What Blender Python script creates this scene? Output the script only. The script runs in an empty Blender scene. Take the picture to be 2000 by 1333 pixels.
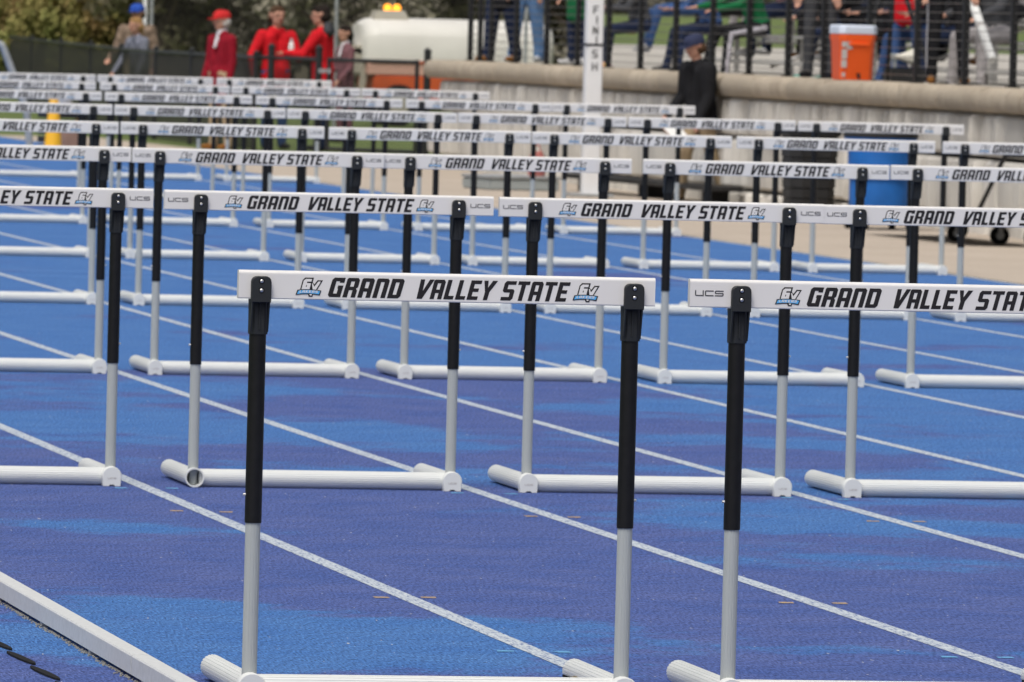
import bpy, bmesh, math, random
import numpy as np
from mathutils import Vector, Matrix
R = math.radians
scene = bpy.context.scene
COL = scene.collection
rnd = random.Random(7)

# ------------------------------------------------------------------ camera
CAM = np.array([-3.0347, -20.0631, 1.6869]); YAW, PIT, ROL, FPX = 0.188338, 0.038334, 0.026198, 16063.5
_f = np.array([math.sin(YAW)*math.cos(PIT), math.cos(YAW)*math.cos(PIT), -math.sin(PIT)])
_r0 = np.array([math.cos(YAW), -math.sin(YAW), 0.0]); _u0 = np.cross(_r0, _f)
_r = math.cos(ROL)*_r0 + math.sin(ROL)*_u0; _u = math.cos(ROL)*_u0 - math.sin(ROL)*_r0
cd = bpy.data.cameras.new('camera'); cam = bpy.data.objects.new('camera', cd); COL.objects.link(cam)
cam.matrix_world = Matrix(((_r[0], _u[0], -_f[0], CAM[0]), (_r[1], _u[1], -_f[1], CAM[1]), (_r[2], _u[2], -_f[2], CAM[2]), (0, 0, 0, 1)))
cd.sensor_width = 36; cd.sensor_fit = 'HORIZONTAL'; cd.lens = FPX/2000*36
cd.clip_start = 0.5; cd.clip_end = 3000
cd.dof.use_dof = True; cd.dof.focus_distance = 21.6; cd.dof.aperture_fstop = 19.5
scene.camera = cam

# ------------------------------------------------------------------ sky, sun, exposure (overcast)
SUN_EL, SUN_ROT = R(60), R(214)
w = bpy.data.worlds.new('World'); scene.world = w; w.use_nodes = True
nt = w.node_tree; bg = nt.nodes['Background']
sky = nt.nodes.new('ShaderNodeTexSky'); sky.sky_type = 'NISHITA'; sky.sun_disc = False
sky.sun_elevation = SUN_EL; sky.sun_rotation = SUN_ROT; sky.dust_density = 6.0; sky.air_density = 1.0; sky.ozone_density = 1.0
hs = nt.nodes.new('ShaderNodeHueSaturation'); hs.inputs['Saturation'].default_value = 0.42
nt.links.new(sky.outputs[0], hs.inputs['Color']); nt.links.new(hs.outputs[0], bg.inputs[0]); bg.inputs[1].default_value = 0.14
sl = bpy.data.lights.new('sun', 'SUN'); sl.energy = 1.5; sl.angle = R(24); sl.color = (1.0, 0.96, 0.90)
so = bpy.data.objects.new('sun', sl); COL.objects.link(so)
sd = Vector((math.sin(SUN_ROT)*math.cos(SUN_EL), math.cos(SUN_ROT)*math.cos(SUN_EL), math.sin(SUN_EL)))
so.rotation_euler = (-sd).to_track_quat('-Z', 'Y').to_euler(); so.location = (0, 0, 30)
vs = scene.view_settings; vs.view_transform = 'Standard'; vs.look = 'None'; vs.gamma = 1; vs.exposure = 0.0; vs.use_curve_mapping = False

# ------------------------------------------------------------------ pixel -> place
def ray(x, y): return _f + _r*(x-1000)/FPX - _u*(y-666.5)/FPX
def gnd(x, y, z=0.0): d = ray(x, y); return Vector(CAM + d*(z-CAM[2])/d[2])
def atX(x, y, X): d = ray(x, y); return Vector(CAM + d*(X-CAM[0])/d[0])
def atY(x, y, Y): d = ray(x, y); return Vector(CAM + d*(Y-CAM[1])/d[1])

# ------------------------------------------------------------------ materials
MATS = {}
def mat(name, col, rough=0.6, spec=0.4, metal=0.0, noise=None, bump=None, emit=None):
    """noise=(scale, amount[, colour2]) varies the colour; bump=(scale, strength)"""
    if name in MATS: return MATS[name]
    m = bpy.data.materials.new(name); m.use_nodes = True; t = m.node_tree; b = t.nodes['Principled BSDF']
    b.inputs['Base Color'].default_value = (*col, 1); b.inputs['Roughness'].default_value = rough
    b.inputs['Specular IOR Level'].default_value = spec; b.inputs['Metallic'].default_value = metal
    if noise or bump: tc = t.nodes.new('ShaderNodeTexCoord')
    if noise:
        n = t.nodes.new('ShaderNodeTexNoise'); n.inputs['Scale'].default_value = noise[0]; n.inputs['Detail'].default_value = 5
        t.links.new(tc.outputs['Object'], n.inputs['Vector'])
        cr = t.nodes.new('ShaderNodeValToRGB'); cr.color_ramp.elements[0].position = 0.35; cr.color_ramp.elements[1].position = 0.68
        c2 = noise[2] if len(noise) > 2 else tuple(c*(1-noise[1]) for c in col)
        cr.color_ramp.elements[0].color = (*c2, 1); cr.color_ramp.elements[1].color = (*col, 1)
        t.links.new(n.outputs['Fac'], cr.inputs[0]); t.links.new(cr.outputs[0], b.inputs['Base Color'])
    if bump:
        n2 = t.nodes.new('ShaderNodeTexNoise'); n2.inputs['Scale'].default_value = bump[0]; n2.inputs['Detail'].default_value = 6
        t.links.new(tc.outputs['Object'], n2.inputs['Vector'])
        bp = t.nodes.new('ShaderNodeBump'); bp.inputs['Strength'].default_value = bump[1]; bp.inputs['Distance'].default_value = 0.01
        t.links.new(n2.outputs['Fac'], bp.inputs['Height']); t.links.new(bp.outputs[0], b.inputs['Normal'])
    if emit:
        b.inputs['Emission Color'].default_value = (*col, 1); b.inputs['Emission Strength'].default_value = emit
    MATS[name] = m; return m

def nd(t, typ, **kw):
    n = t.nodes.new(typ)
    for k, v in kw.items(): setattr(n, k, v)
    return n
def ramp(t, src, stops):
    cr = t.nodes.new('ShaderNodeValToRGB'); e = cr.color_ramp.elements
    while len(e) < len(stops): e.new(0.5)
    for el, (p, c) in zip(e, stops): el.position = p; el.color = (*c, 1) if len(c) == 3 else c
    t.links.new(src, cr.inputs[0]); return cr.outputs[0]
def noise(t, vec, scale, detail=4, rough=0.55, stretch=None):
    n = t.nodes.new('ShaderNodeTexNoise'); n.inputs['Scale'].default_value = scale; n.inputs['Detail'].default_value = detail; n.inputs['Roughness'].default_value = rough
    if stretch:
        mp = t.nodes.new('ShaderNodeMapping'); mp.inputs['Scale'].default_value = stretch; t.links.new(vec, mp.inputs[0]); vec = mp.outputs[0]
    t.links.new(vec, n.inputs['Vector']); return n.outputs['Fac']
def mix(t, fac, a, b, mode='MIX'):
    n = t.nodes.new('ShaderNodeMix'); n.data_type = 'RGBA'; n.blend_type = mode
    for sock, v in ((n.inputs[0], fac), (n.inputs[6], a), (n.inputs[7], b)):
        if isinstance(v, (int, float)): sock.default_value = v
        elif isinstance(v, tuple): sock.default_value = (*v, 1)
        else: t.links.new(v, sock)
    return n.outputs[2]
def math_(t, op, a, b=0.0):
    n = t.nodes.new('ShaderNodeMath'); n.operation = op
    for s, v in ((n.inputs[0], a), (n.inputs[1], b)):
        if isinstance(v, (int, float)): s.default_value = v
        else: t.links.new(v, s)
    return n.outputs[0]
def newmat(name, rough=0.8, spec=0.3):
    m = bpy.data.materials.new(name); m.use_nodes = True; t = m.node_tree; b = t.nodes['Principled BSDF']
    b.inputs['Roughness'].default_value = rough; b.inputs['Specular IOR Level'].default_value = spec
    pos = t.nodes.new('ShaderNodeNewGeometry').outputs['Position']
    MATS[name] = m; return m, t, b, pos
def setbump(t, b, h, strength, dist=0.01):
    bp = t.nodes.new('ShaderNodeBump'); bp.inputs['Strength'].default_value = strength; bp.inputs['Distance'].default_value = dist
    t.links.new(h, bp.inputs['Height']); t.links.new(bp.outputs[0], b.inputs['Normal'])

# running track: blue rubber crumb, drying in patches
m, t, b, pos = newmat('track_rubber', 0.85, 0.22)
big = noise(t, pos, 0.42, 4, 0.55); sep = nd(t, 'ShaderNodeSeparateXYZ'); t.links.new(pos, sep.inputs[0])
bias = nd(t, 'ShaderNodeMapRange'); bias.inputs[1].default_value = 1; bias.inputs[2].default_value = 26; bias.inputs[3].default_value = -0.14; bias.inputs[4].default_value = 0.12
t.links.new(sep.outputs[1], bias.inputs[0])
vd = nd(t, 'ShaderNodeVectorMath', operation='DISTANCE'); t.links.new(pos, vd.inputs[0]); vd.inputs[1].default_value = (0.35, 1.7, 0)
blob = math_(t, 'MULTIPLY', math_(t, 'MAXIMUM', math_(t, 'SUBTRACT', 2.0, vd.outputs['Value']), 0.0), 0.16)
big = math_(t, 'ADD', big, blob)
dry = ramp(t, math_(t, 'ADD', math_(t, 'ADD', math_(t, 'MULTIPLY', noise(t, pos, 6.0, 8, 0.8), 0.30), big), bias.outputs[0]), [(0.618, (0, 0, 0)), (0.668, (1, 1, 1))])
med = noise(t, pos, 3.2, 4, 0.6)
dampc = ramp(t, med, [(0.3, (0.040, 0.076, 0.248)), (0.7, (0.073, 0.101, 0.265))])
dryc = ramp(t, med, [(0.3, (0.036, 0.118, 0.335)), (0.7, (0.056, 0.148, 0.360))])
c = mix(t, dry, dampc, dryc)
g1 = noise(t, pos, 170, 2, 0.7, (1, .13, 1)); g2 = noise(t, pos, 110, 3, 0.8, (1, .13, 1))
c = mix(t, 1.0, c, ramp(t, g1, [(0.30, (0.30, 0.30, 0.34)), (0.5, (1, 1, 1)), (0.70, (2.0, 1.9, 1.7))]), 'MULTIPLY')
c = mix(t, ramp(t, g2, [(0.66, (0, 0, 0)), (0.71, (1, 1, 1))]), c, (0.02, 0.025, 0.07))
c = mix(t, ramp(t, noise(t, pos, 70, 1, 0.5, (1, .2, 1)), [(0.765, (0, 0, 0)), (0.79, (1, 1, 1))]), c, (0.5, 0.5, 0.5))
t.links.new(c, b.inputs['Base Color']); setbump(t, b, g1, 0.6, 0.004)
# painted lane line, worn by the crumb
m, t, b, pos = newmat('lane_paint', 0.8, 0.25)
g = noise(t, pos, 130, 3, 0.75, (1, .15, 1))
c = ramp(t, g, [(0.36, (0.08, 0.12, 0.28)), (0.46, (0.36, 0.41, 0.47)), (0.62, (0.52, 0.56, 0.58))])
t.links.new(c, b.inputs['Base Color']); setbump(t, b, g, 0.5, 0.004)
def paint(name, col):
    m, t, b, pos = newmat(name, 0.8, 0.2); g = noise(t, pos, 70, 4, 0.8)
    c = ramp(t, g, [(0.38, (0.09, 0.11, 0.30)), (0.48, col)]); t.links.new(c, b.inputs['Base Color'])
paint('tick_yellow', (0.42, 0.30, 0.15)); paint('tick_blue', (0.12, 0.33, 0.56)); paint('tick_red', (0.30, 0.12, 0.26)); paint('faded_blue_line', (0.14, 0.30, 0.60))
# concrete apron
m, t, b, pos = newmat('concrete_apron', 0.9, 0.2)
c = ramp(t, noise(t, pos, 0.8, 6, 0.6), [(0.3, (0.42, 0.355, 0.285)), (0.7, (0.53, 0.455, 0.37))])
c = mix(t, ramp(t, noise(t, pos, 14, 4, 0.7), [(0.3, (1, 1, 1)), (0.75, (0, 0, 0))]), c, (0.38, 0.32, 0.26)); t.links.new(c, b.inputs['Base Color'])
m, t, b, pos = newmat('terrace_concrete', 0.9, 0.2)
c = ramp(t, noise(t, pos, 1.2, 6, 0.6), [(0.3, (0.33, 0.31, 0.27)), (0.7, (0.46, 0.43, 0.385))]); t.links.new(c, b.inputs['Base Color'])
m, t, b, pos = newmat('grass', 0.9, 0.15)
c = ramp(t, noise(t, pos, 0.9, 6, 0.65), [(0.25, (0.095, 0.12, 0.045)), (0.55, (0.14, 0.17, 0.065)), (0.8, (0.19, 0.185, 0.095))])
c = mix(t, ramp(t, noise(t, pos, 30, 4, 0.8), [(0.3, (1, 1, 1)), (0.6, (0, 0, 0))]), c, (0.07, 0.12, 0.02)); t.links.new(c, b.inputs['Base Color'])
m, t, b, pos = newmat('brush_bank', 0.95, 0.1)
c = ramp(t, noise(t, pos, 0.35, 8, 0.7), [(0.25, (0.10, 0.095, 0.055)), (0.5, (0.19, 0.17, 0.115)), (0.75, (0.16, 0.165, 0.08))])
t.links.new(c, b.inputs['Base Color']); setbump(t, b, noise(t, pos, 1.5, 6, 0.7), 1.0, 0.5)
# split-face wall stone
def stone(name, lo, hi, vstr):
    m, t, b, pos = newmat(name, 0.92, 0.15)
    oi = nd(t, 'ShaderNodeObjectInfo')
    s = noise(t, pos, 5.0, 6, 0.65, (1, 1, vstr))
    c = ramp(t, s, [(0.3, lo), (0.68, hi)])
    c = mix(t, ramp(t, oi.outputs['Random'], [(0, (0, 0, 0)), (1, (0.8, 0.8, 0.8))]), c, tuple(x*0.66 for x in hi))
    st = ramp(t, noise(t, pos, 3.0, 5, 0.7, (1, 1, 0.15)), [(0.64, (0, 0, 0)), (0.76, (0.45, 0.45, 0.45))])
    c = mix(t, st, c, tuple(x*0.42 for x in lo)); t.links.new(c, b.inputs['Base Color'])
    setbump(t, b, noise(t, pos, 16, 6, 0.7, (1, 1, 0.3)), 0.7, 0.03)
stone('wall_stone', (0.47, 0.445, 0.395), (0.74, 0.71, 0.65), 0.12)
stone('coping_stone', (0.36, 0.30, 0.225), (0.52, 0.445, 0.345), 0.6)
# hurdle materials
m, t, b, pos = newmat('board_white', 0.38, 0.5)
tc = nd(t, 'ShaderNodeTexCoord').outputs['Object']
c = mix(t, ramp(t, noise(t, pos, 24, 6, 0.8, (1, 1, 2.2)), [(0.66, (0, 0, 0)), (0.78, (0.55, 0.55, 0.55))]), (0.70, 0.685, 0.665), (0.30, 0.285, 0.26))
c = mix(t, ramp(t, noise(t, tc, 2.2, 3, 0.6), [(0.35, (0.16, 0.16, 0.16)), (0.7, (0, 0, 0))]), c, (0.54, 0.52, 0.49)); t.links.new(c, b.inputs['Base Color'])
m, t, b, pos = newmat('aluminium_white', 0.42, 0.5)
tc = nd(t, 'ShaderNodeTexCoord').outputs['Object']
c = mix(t, ramp(t, noise(t, tc, 34, 5, 0.7, (1, 1, 0.6)), [(0.66, (0, 0, 0)), (0.76, (0.4, 0.4, 0.4))]), (0.64, 0.655, 0.635), (0.32, 0.31, 0.27)); t.links.new(c, b.inputs['Base Color'])
m, t, b, pos = newmat('post_silver', 0.45, 0.5)
tc = nd(t, 'ShaderNodeTexCoord').outputs['Object']
c = mix(t, ramp(t, noise(t, tc, 16, 6, 0.7), [(0.62, (0, 0, 0)), (0.75, (0.5, 0.5, 0.5))]), (0.37, 0.395, 0.39), (0.20, 0.19, 0.165)); t.links.new(c, b.inputs['Base Color'])
mat('post_black', (0.0065, 0.0065, 0.007), 0.45, 0.3, noise=(40, 0.4))
mat('bracket_black', (0.016, 0.018, 0.020), 0.55, 0.35, bump=(300, 0.05))
m, t, b, pos = newmat('print_black', 0.5, 0.3)
oi = nd(t, 'ShaderNodeObjectInfo'); va = nd(t, 'ShaderNodeVectorMath', operation='ADD'); t.links.new(pos, va.inputs[0]); t.links.new(oi.outputs['Random'], va.inputs[1])
c = mix(t, ramp(t, noise(t, va.outputs[0], 38, 6, 0.8, (1, 1, 1.8)), [(0.66, (0, 0, 0)), (0.73, (0.8, 0.8, 0.8))]), (0.016, 0.014, 0.015), (0.34, 0.33, 0.32)); t.links.new(c, b.inputs['Base Color'])
mat('print_grey', (0.07, 0.07, 0.075), 0.5, 0.3); mat('print_blue', (0.10, 0.40, 0.75), 0.5, 0.3); mat('print_white', (0.70, 0.685, 0.665), 0.45, 0.4)
mat('steel', (0.62, 0.61, 0.58), 0.3, 0.5, 0.9); mat('brass', (0.33, 0.27, 0.16), 0.45, 0.5, 0.5); mat('hole_black', (0.01, 0.01, 0.01), 0.8, 0.1)
mat('kerb_white', (0.60, 0.61, 0.60), 0.5, 0.4, noise=(60, 0.12)); mat('rubber_black', (0.012, 0.012, 0.012), 0.8, 0.2, noise=(200, 0.5))
mat('fence_black', (0.014, 0.015, 0.015), 0.5, 0.4); mat('rail_black', (0.010, 0.010, 0.011), 0.5, 0.35); mat('wire_grey', (0.13, 0.12, 0.11), 0.45, 0.4, 0.4)
mat('galvanised', (0.45, 0.47, 0.48), 0.45, 0.5, 0.4, noise=(12, 0.2)); mat('white_pvc', (0.76, 0.76, 0.76), 0.45, 0.4, noise=(3, 0.06))
mat('bleacher_alu', (0.52, 0.51, 0.49), 0.5, 0.4, 0.2, noise=(9, 0.25)); mat('bin_blue', (0.010, 0.135, 0.48), 0.5, 0.4, noise=(4, 0.25)); mat('bin_black', (0.020, 0.020, 0.021), 0.55, 0.35, noise=(5, 0.4))
mat('cooler_orange', (0.86, 0.11, 0.012), 0.45, 0.4); mat('cooler_lid', (0.62, 0.68, 0.78), 0.45, 0.4); mat('sticker_grey', (0.45, 0.42, 0.40), 0.5, 0.3)
mat('cream_paint', (0.70, 0.68, 0.62), 0.45, 0.4, noise=(1.5, 0.10)); mat('orange_paint', (0.62, 0.10, 0.02), 0.5, 0.4, noise=(2, 0.25)); mat('salmon_panel', (0.60, 0.36, 0.28), 0.6, 0.3); mat('grey_beige', (0.42, 0.39, 0.32), 0.6, 0.3, noise=(3, 0.2))
mat('amber_lamp', (1.0, 0.36, 0.02), 0.3, 0.5, emit=2.2); mat('glass_dark', (0.03, 0.035, 0.04), 0.1, 0.5)
mat('cone_yellow', (0.80, 0.42, 0.02), 0.5, 0.4); mat('cardboard', (0.36, 0.22, 0.16), 0.8, 0.2, noise=(8, 0.2)); mat('bag_red', (0.45, 0.16, 0.14), 0.7, 0.3)
mat('horn_cream', (0.62, 0.60, 0.52), 0.5, 0.4); mat('paper_white', (0.75, 0.75, 0.72), 0.7, 0.3); mat('bark', (0.10, 0.08, 0.06), 0.9, 0.1, noise=(6, 0.4)); mat('grey_plastic', (0.30, 0.33, 0.33), 0.6, 0.3)
mat('debris_grit', (0.30, 0.29, 0.26), 0.9, 0.1)
# wind screen: dark woven mesh that lets a little through
m, t, b, pos = newmat('wind_screen', 0.8, 0.2); b.inputs['Base Color'].default_value = (0.035, 0.034, 0.028, 1)
tr = nd(t, 'ShaderNodeBsdfTransparent'); mx = nd(t, 'ShaderNodeMixShader'); mx.inputs[0].default_value = 0.86
out = t.nodes['Material Output']; t.links.new(tr.outputs[0], mx.inputs[1]); t.links.new(b.outputs[0], mx.inputs[2]); t.links.new(mx.outputs[0], out.inputs[0])
def leafmat(name, a, b_, c_):
    m, t, bs, pos = newmat(name, 0.75, 0.2); oi = nd(t, 'ShaderNodeObjectInfo')
    n1 = noise(t, pos, 0.9, 3, 0.6); n2 = noise(t, pos, 7, 2, 0.6)
    c = ramp(t, n1, [(0.32, a), (0.52, b_), (0.70, c_)])
    c = mix(t, 1.0, c, ramp(t, n2, [(0.3, (0.80, 0.80, 0.80)), (0.7, (1.15, 1.15, 1.15))]), 'MULTIPLY')
    c = mix(t, 1.0, c, ramp(t, oi.outputs['Random'], [(0, (0.75, 0.75, 0.75)), (1, (1.2, 1.2, 1.2))]), 'MULTIPLY'); t.links.new(c, bs.inputs['Base Color'])
leafmat('leaf_spring', (0.14, 0.17, 0.045), (0.25, 0.23, 0.075), (0.28, 0.19, 0.08))
leafmat('leaf_dark', (0.04, 0.06, 0.028), (0.09, 0.10, 0.04), (0.15, 0.12, 0.05))
leafmat('leaf_olive', (0.14, 0.14, 0.07), (0.20, 0.185, 0.11), (0.235, 0.19, 0.125))
leafmat('leaf_grey', (0.17, 0.155, 0.115), (0.235, 0.215, 0.165), (0.18, 0.175, 0.105))

# ------------------------------------------------------------------ mesh helpers
class MB:
    def __init__(s): s.v = []; s.f = []; s.m = []
    def add(s, vs_, fs, mi=0):
        o = len(s.v); s.v += [tuple(x) for x in vs_]; s.f += [tuple(i+o for i in f) for f in fs]; s.m += [mi]*len(fs); return s
    def box(s, c, d, mi=0, rot=None, bev=0.0):
        if bev:
            bm = bmesh.new(); bmesh.ops.create_cube(bm, size=1)
            for v in bm.verts: v.co = Vector((v.co.x*d[0], v.co.y*d[1], v.co.z*d[2]))
            bmesh.ops.bevel(bm, geom=bm.edges[:], offset=bev, segments=2, affect='EDGES')
            vs_ = [v.co.copy() for v in bm.verts]; fs = [[v.index for v in f.verts] for f in bm.faces]; bm.free()
        else:
            vs_ = [Vector((x*d[0]/2, y*d[1]/2, z*d[2]/2)) for x in (-1, 1) for y in (-1, 1) for z in (-1, 1)]
            fs = [(0, 1, 3, 2), (4, 6, 7, 5), (0, 4, 5, 1), (2, 3, 7, 6), (0, 2, 6, 4), (1, 5, 7, 3)]
        if rot is not None: vs_ = [rot @ v for v in vs_]
        return s.add([v+Vector(c) for v in vs_], fs, mi)
    def ring(s, p0, p1, prof0, prof1, mi=0, caps=True):
        """prof: list of (a,b) offsets in the plane across p0->p1"""
        p0, p1 = Vector(p0), Vector(p1); d = (p1-p0).normalized()
        ux = d.orthogonal().normalized() if abs(d.z) > 0.999 else Vector((0, 0, 1)).cross(d).normalized()
        if abs(d.z) > 0.999: ux = Vector((1, 0, 0))
        uy = d.cross(ux); n = len(prof0)
        vs_ = [p0+ux*a+uy*b for a, b in prof0]+[p1+ux*a+uy*b for a, b in prof1]
        fs = [(i, (i+1) % n, n+(i+1) % n, n+i) for i in range(n)]
        if caps: fs += [tuple(range(n))[::-1], tuple(range(n, 2*n))]
        return s.add(vs_, fs, mi)
    def tube(s, p0, p1, r0, r1=None, n=12, mi=0, caps=True):
        r1 = r0 if r1 is None else r1
        c = [(math.cos(2*math.pi*i/n), math.sin(2*math.pi*i/n)) for i in range(n)]
        return s.ring(p0, p1, [(a*r0, b_*r0) for a, b_ in c], [(a*r1, b_*r1) for a, b_ in c], mi, caps)
    def lathe(s, prof, n=20, mi=0, c=(0, 0, 0)):
        k = len(prof); vs_ = [(c[0]+r*math.cos(2*math.pi*i/n), c[1]+r*math.sin(2*math.pi*i/n), c[2]+z) for i in range(n) for r, z in prof]
        fs = [(i*k+j, ((i+1) % n)*k+j, ((i+1) % n)*k+j+1, i*k+j+1) for i in range(n) for j in range(k-1)]
        fs += [tuple(i*k for i in range(n))[::-1], tuple(i*k+k-1 for i in range(n))]
        return s.add(vs_, fs, mi)
    def loft(s, secs, mi=0):
        n = len(secs[0]); vs_ = [p for q in secs for p in q]
        fs = [(k*n+i, k*n+(i+1) % n, (k+1)*n+(i+1) % n, (k+1)*n+i) for k in range(len(secs)-1) for i in range(n)]
        fs += [tuple(range(n))[::-1], tuple(range((len(secs)-1)*n, len(secs)*n))]
        return s.add(vs_, fs, mi)
    def mesh(s, name, mats, smooth=False, ang=40):
        me = bpy.data.meshes.new(name); me.from_pydata(s.v, [], s.f)
        for q in mats: me.materials.append(MATS[q])
        if len(mats) > 1: me.polygons.foreach_set('material_index', s.m)
        bm = bmesh.new(); bm.from_mesh(me); bmesh.ops.recalc_face_normals(bm, faces=bm.faces[:])
        if smooth:
            for f in bm.faces: f.smooth = True
            for e in bm.edges:
                if len(e.link_faces) == 2 and e.calc_face_angle(0) > R(ang): e.smooth = False
        bm.to_mesh(me); bm.free(); return me
def link(name, me, parent=None, loc=None, rz=0.0):
    o = bpy.data.objects.new(name, me); COL.objects.link(o)
    if parent is not None: o.parent = parent
    if loc is not None: o.location = loc
    if rz: o.rotation_euler.z = rz
    return o
def tag(o, label, cat, group=None):
    o['label'] = label; o['category'] = cat
    if group: o['group'] = group
    return o
def thing(name, label, cat, loc=(0, 0, 0), rz=0.0, group=None):
    return tag(link(name, None, None, loc, rz), label, cat, group)
def struct(name, me): o = link(name, me); o['kind'] = 'structure'; return o
def sheet(pts, z): return MB().add([(x, y, z) for x, y in pts], [tuple(range(len(pts)))])
def rect(x0, x1, y0, y1, z): return sheet([(x0, y0), (x1, y0), (x1, y1), (x0, y1)], z)

# ------------------------------------------------------------------ setting
struct('grass_ground', rect(-400, 500, -150, 1500, -0.012).mesh('grass_ground', ['grass']))
# track: straight, then a bend swinging left at the far end
tp = [(-2.2, -60), (10.98, -60), (10.98, 92)]
tp += [(10.98-22*(1-math.cos(a)), 92+22*math.sin(a)) for a in [i*math.pi/24 for i in range(1, 13)]]
tp += [(-11.0, 101)]+[(-11+8.8*math.sin(a), 92+9*math.cos(a)) for a in [i*math.pi/16 for i in range(1, 9)]]
track = struct('running_track', sheet(tp, 0.0).mesh('running_track', ['track_rubber']))
lm = rect(-0.029, 0.029, -58, 92, 0.0014)
lm = lm.mesh('lane_line', ['lane_paint'])
for k in range(1, 10):
    link('lane_line', lm, track, (1.195+(k-1)*1.22 if k < 9 else 10.94, 0, 0))
tickm = {}
for cname in ('tick_yellow', 'tick_blue', 'tick_red'):
    tickm[cname] = sheet([(-0.024, -0.03), (0.022, -0.022), (0.024, 0.022), (-0.02, 0.03)], 0.0016).mesh('lane_mark', [cname])
for k in range(1, 9):
    X = 1.195+(k-1)*1.22
    for Y, cn, off in ((3.68, 'tick_yellow', 0.075), (7.70, 'tick_yellow', 0.08), (1.66, 'tick_blue', 0.08), (9.0, 'tick_blue', 0.10)):
        for s in (-1, 1):
            o = link('lane_mark', tickm[cn], track, (X+s*off+rnd.uniform(-.01, .01), Y+rnd.uniform(-.03, .03), 0)); o.rotation_euler.z = rnd.uniform(-.15, .15)+(math.pi if s > 0 else 0)
for Y in (32.4, 33.5, 41.7):
    link('cross_line', rect(0.05, 10.9, Y-0.03, Y+0.03, 0.0009).mesh('cross_line', ['faded_blue_line']), track)
# slots beside the kerb and drain strip
sm = MB().loft([[(math.cos(a)*0.012, math.sin(a)*0.205, z) for a in [i*math.pi/8 for i in range(16)]] for z in (0.001, 0.006)]).mesh('drain_slot', ['rubber_black'])
for k in range(7): link('drain_slot', sm, track, (-0.260, 0.265+k*0.480, 0), 0.05)
struct('infield_grass', rect(-60, -2.2, -60, 90, 0.0).mesh('infield_grass', ['grass']))
struct('concrete_apron', sheet([(10.98, -60), (14.6, -60), (14.6, 80.2), (12.7, 84), (12.4, 92), (10.98, 92)], 0.004).mesh('concrete_apron', ['concrete_apron']))
struct('terrace', MB().box((22.6, 5, 0.62), (15.9, 140, 1.24)).mesh('terrace', ['terrace_concrete']))
struct('grass_bank', MB().add([(30.56, -65, 0), (30.56, -65, 1.25), (38, -65, 1.75), (38, 75, 1.75), (30.56, 75, 1.25), (30.56, 75, 0), (80, -65, 2.4), (80, 75, 2.4), (80, 75, 0), (38, 75, 0)], [(1, 2, 3, 4), (0, 1, 4, 5), (2, 6, 7, 3), (5, 4, 3, 9), (9, 3, 7, 8)]).mesh('grass_bank', ['grass']))
def bnd(Y): return -3+(Y+20)*0.1964+.15
up = [(bnd(75.1), 75.1, 1.238), (60, 75.1, 1.238), (60, 100, 1.45), (bnd(100), 100, 1.45)]
struct('upper_paving', MB().add(up+[(x, y_, -.3) for x, y_, z in up], [(0, 1, 2, 3), (0, 3, 7, 4), (0, 4, 5, 1)]).mesh('upper_paving', ['terrace_concrete']))
up = [(bnd(100), 100, 1.452), (60, 100, 1.452), (60, 132, 1.95), (bnd(132), 132, 1.95)]
struct('grass_slope', MB().add(up+[(x, y_, -.3) for x, y_, z in up], [(0, 1, 2, 3), (0, 3, 7, 4), (3, 2, 6, 7)]).mesh('grass_slope', ['grass']))
# wooded bank behind everything
hv = []; hf = []; NX, NY = 60, 10
for j in range(NY):
    for i in range(NX):
        X = -90+i*4.5; Y = 168+j*5+0.05*abs(X-20); hv.append((X, Y, -0.2+(j/(NY-1))**0.8*13+math.sin(i*1.3)*0.5+rnd.uniform(-.4, .4)*(j > 0)))
hf = [(j*NX+i, j*NX+i+1, (j+1)*NX+i+1, (j+1)*NX+i) for j in range(NY-1) for i in range(NX-1)]
struct('wooded_bank', MB().add(hv, hf).mesh('wooded_bank', ['brush_bank'], True, 180))

# ------------------------------------------------------------------ inner kerb
kerb = thing('track_kerb', 'white raised metal kerb rail along the inside edge of the track', 'kerb', (-0.035, 0, 0))
kp = [(-0.025, 0.014), (-0.025, 0.060), (-0.022, 0.064), (0.022, 0.064), (0.025, 0.060), (0.025, 0.014)]
for k in range(-6, 9):
    y0 = k*4.0+0.6
    link('rail_section', MB().loft([[(x, y, z) for x, z in kp] for y in (y0+0.004, y0+3.996)]).mesh('rail_section', ['kerb_white']), kerb)
fm = MB().box((0, 0, 0.008), (0.044, 0.035, 0.015)).mesh('foot', ['galvanised'])
for k in range(-10, 36): link('foot', fm, kerb, (0, 0.42+k*0.98, 0))
gm = MB()
for k in range(1400):
    y = rnd.uniform(-3, 6); x = -0.055-abs(rnd.gauss(0, .008)); s_ = rnd.uniform(.0015, .004)
    gm.box((x, y, 0.002+s_/2), (s_, s_*1.6, s_), 0, Matrix.Rotation(rnd.random()*3, 3, 'Z'))
grit = link('grit', gm.mesh('grit', ['debris_grit'])); grit['kind'] = 'stuff'; grit['label'] = 'pale grit and fibres caught under the white kerb rail'; grit['category'] = 'grit'

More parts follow.
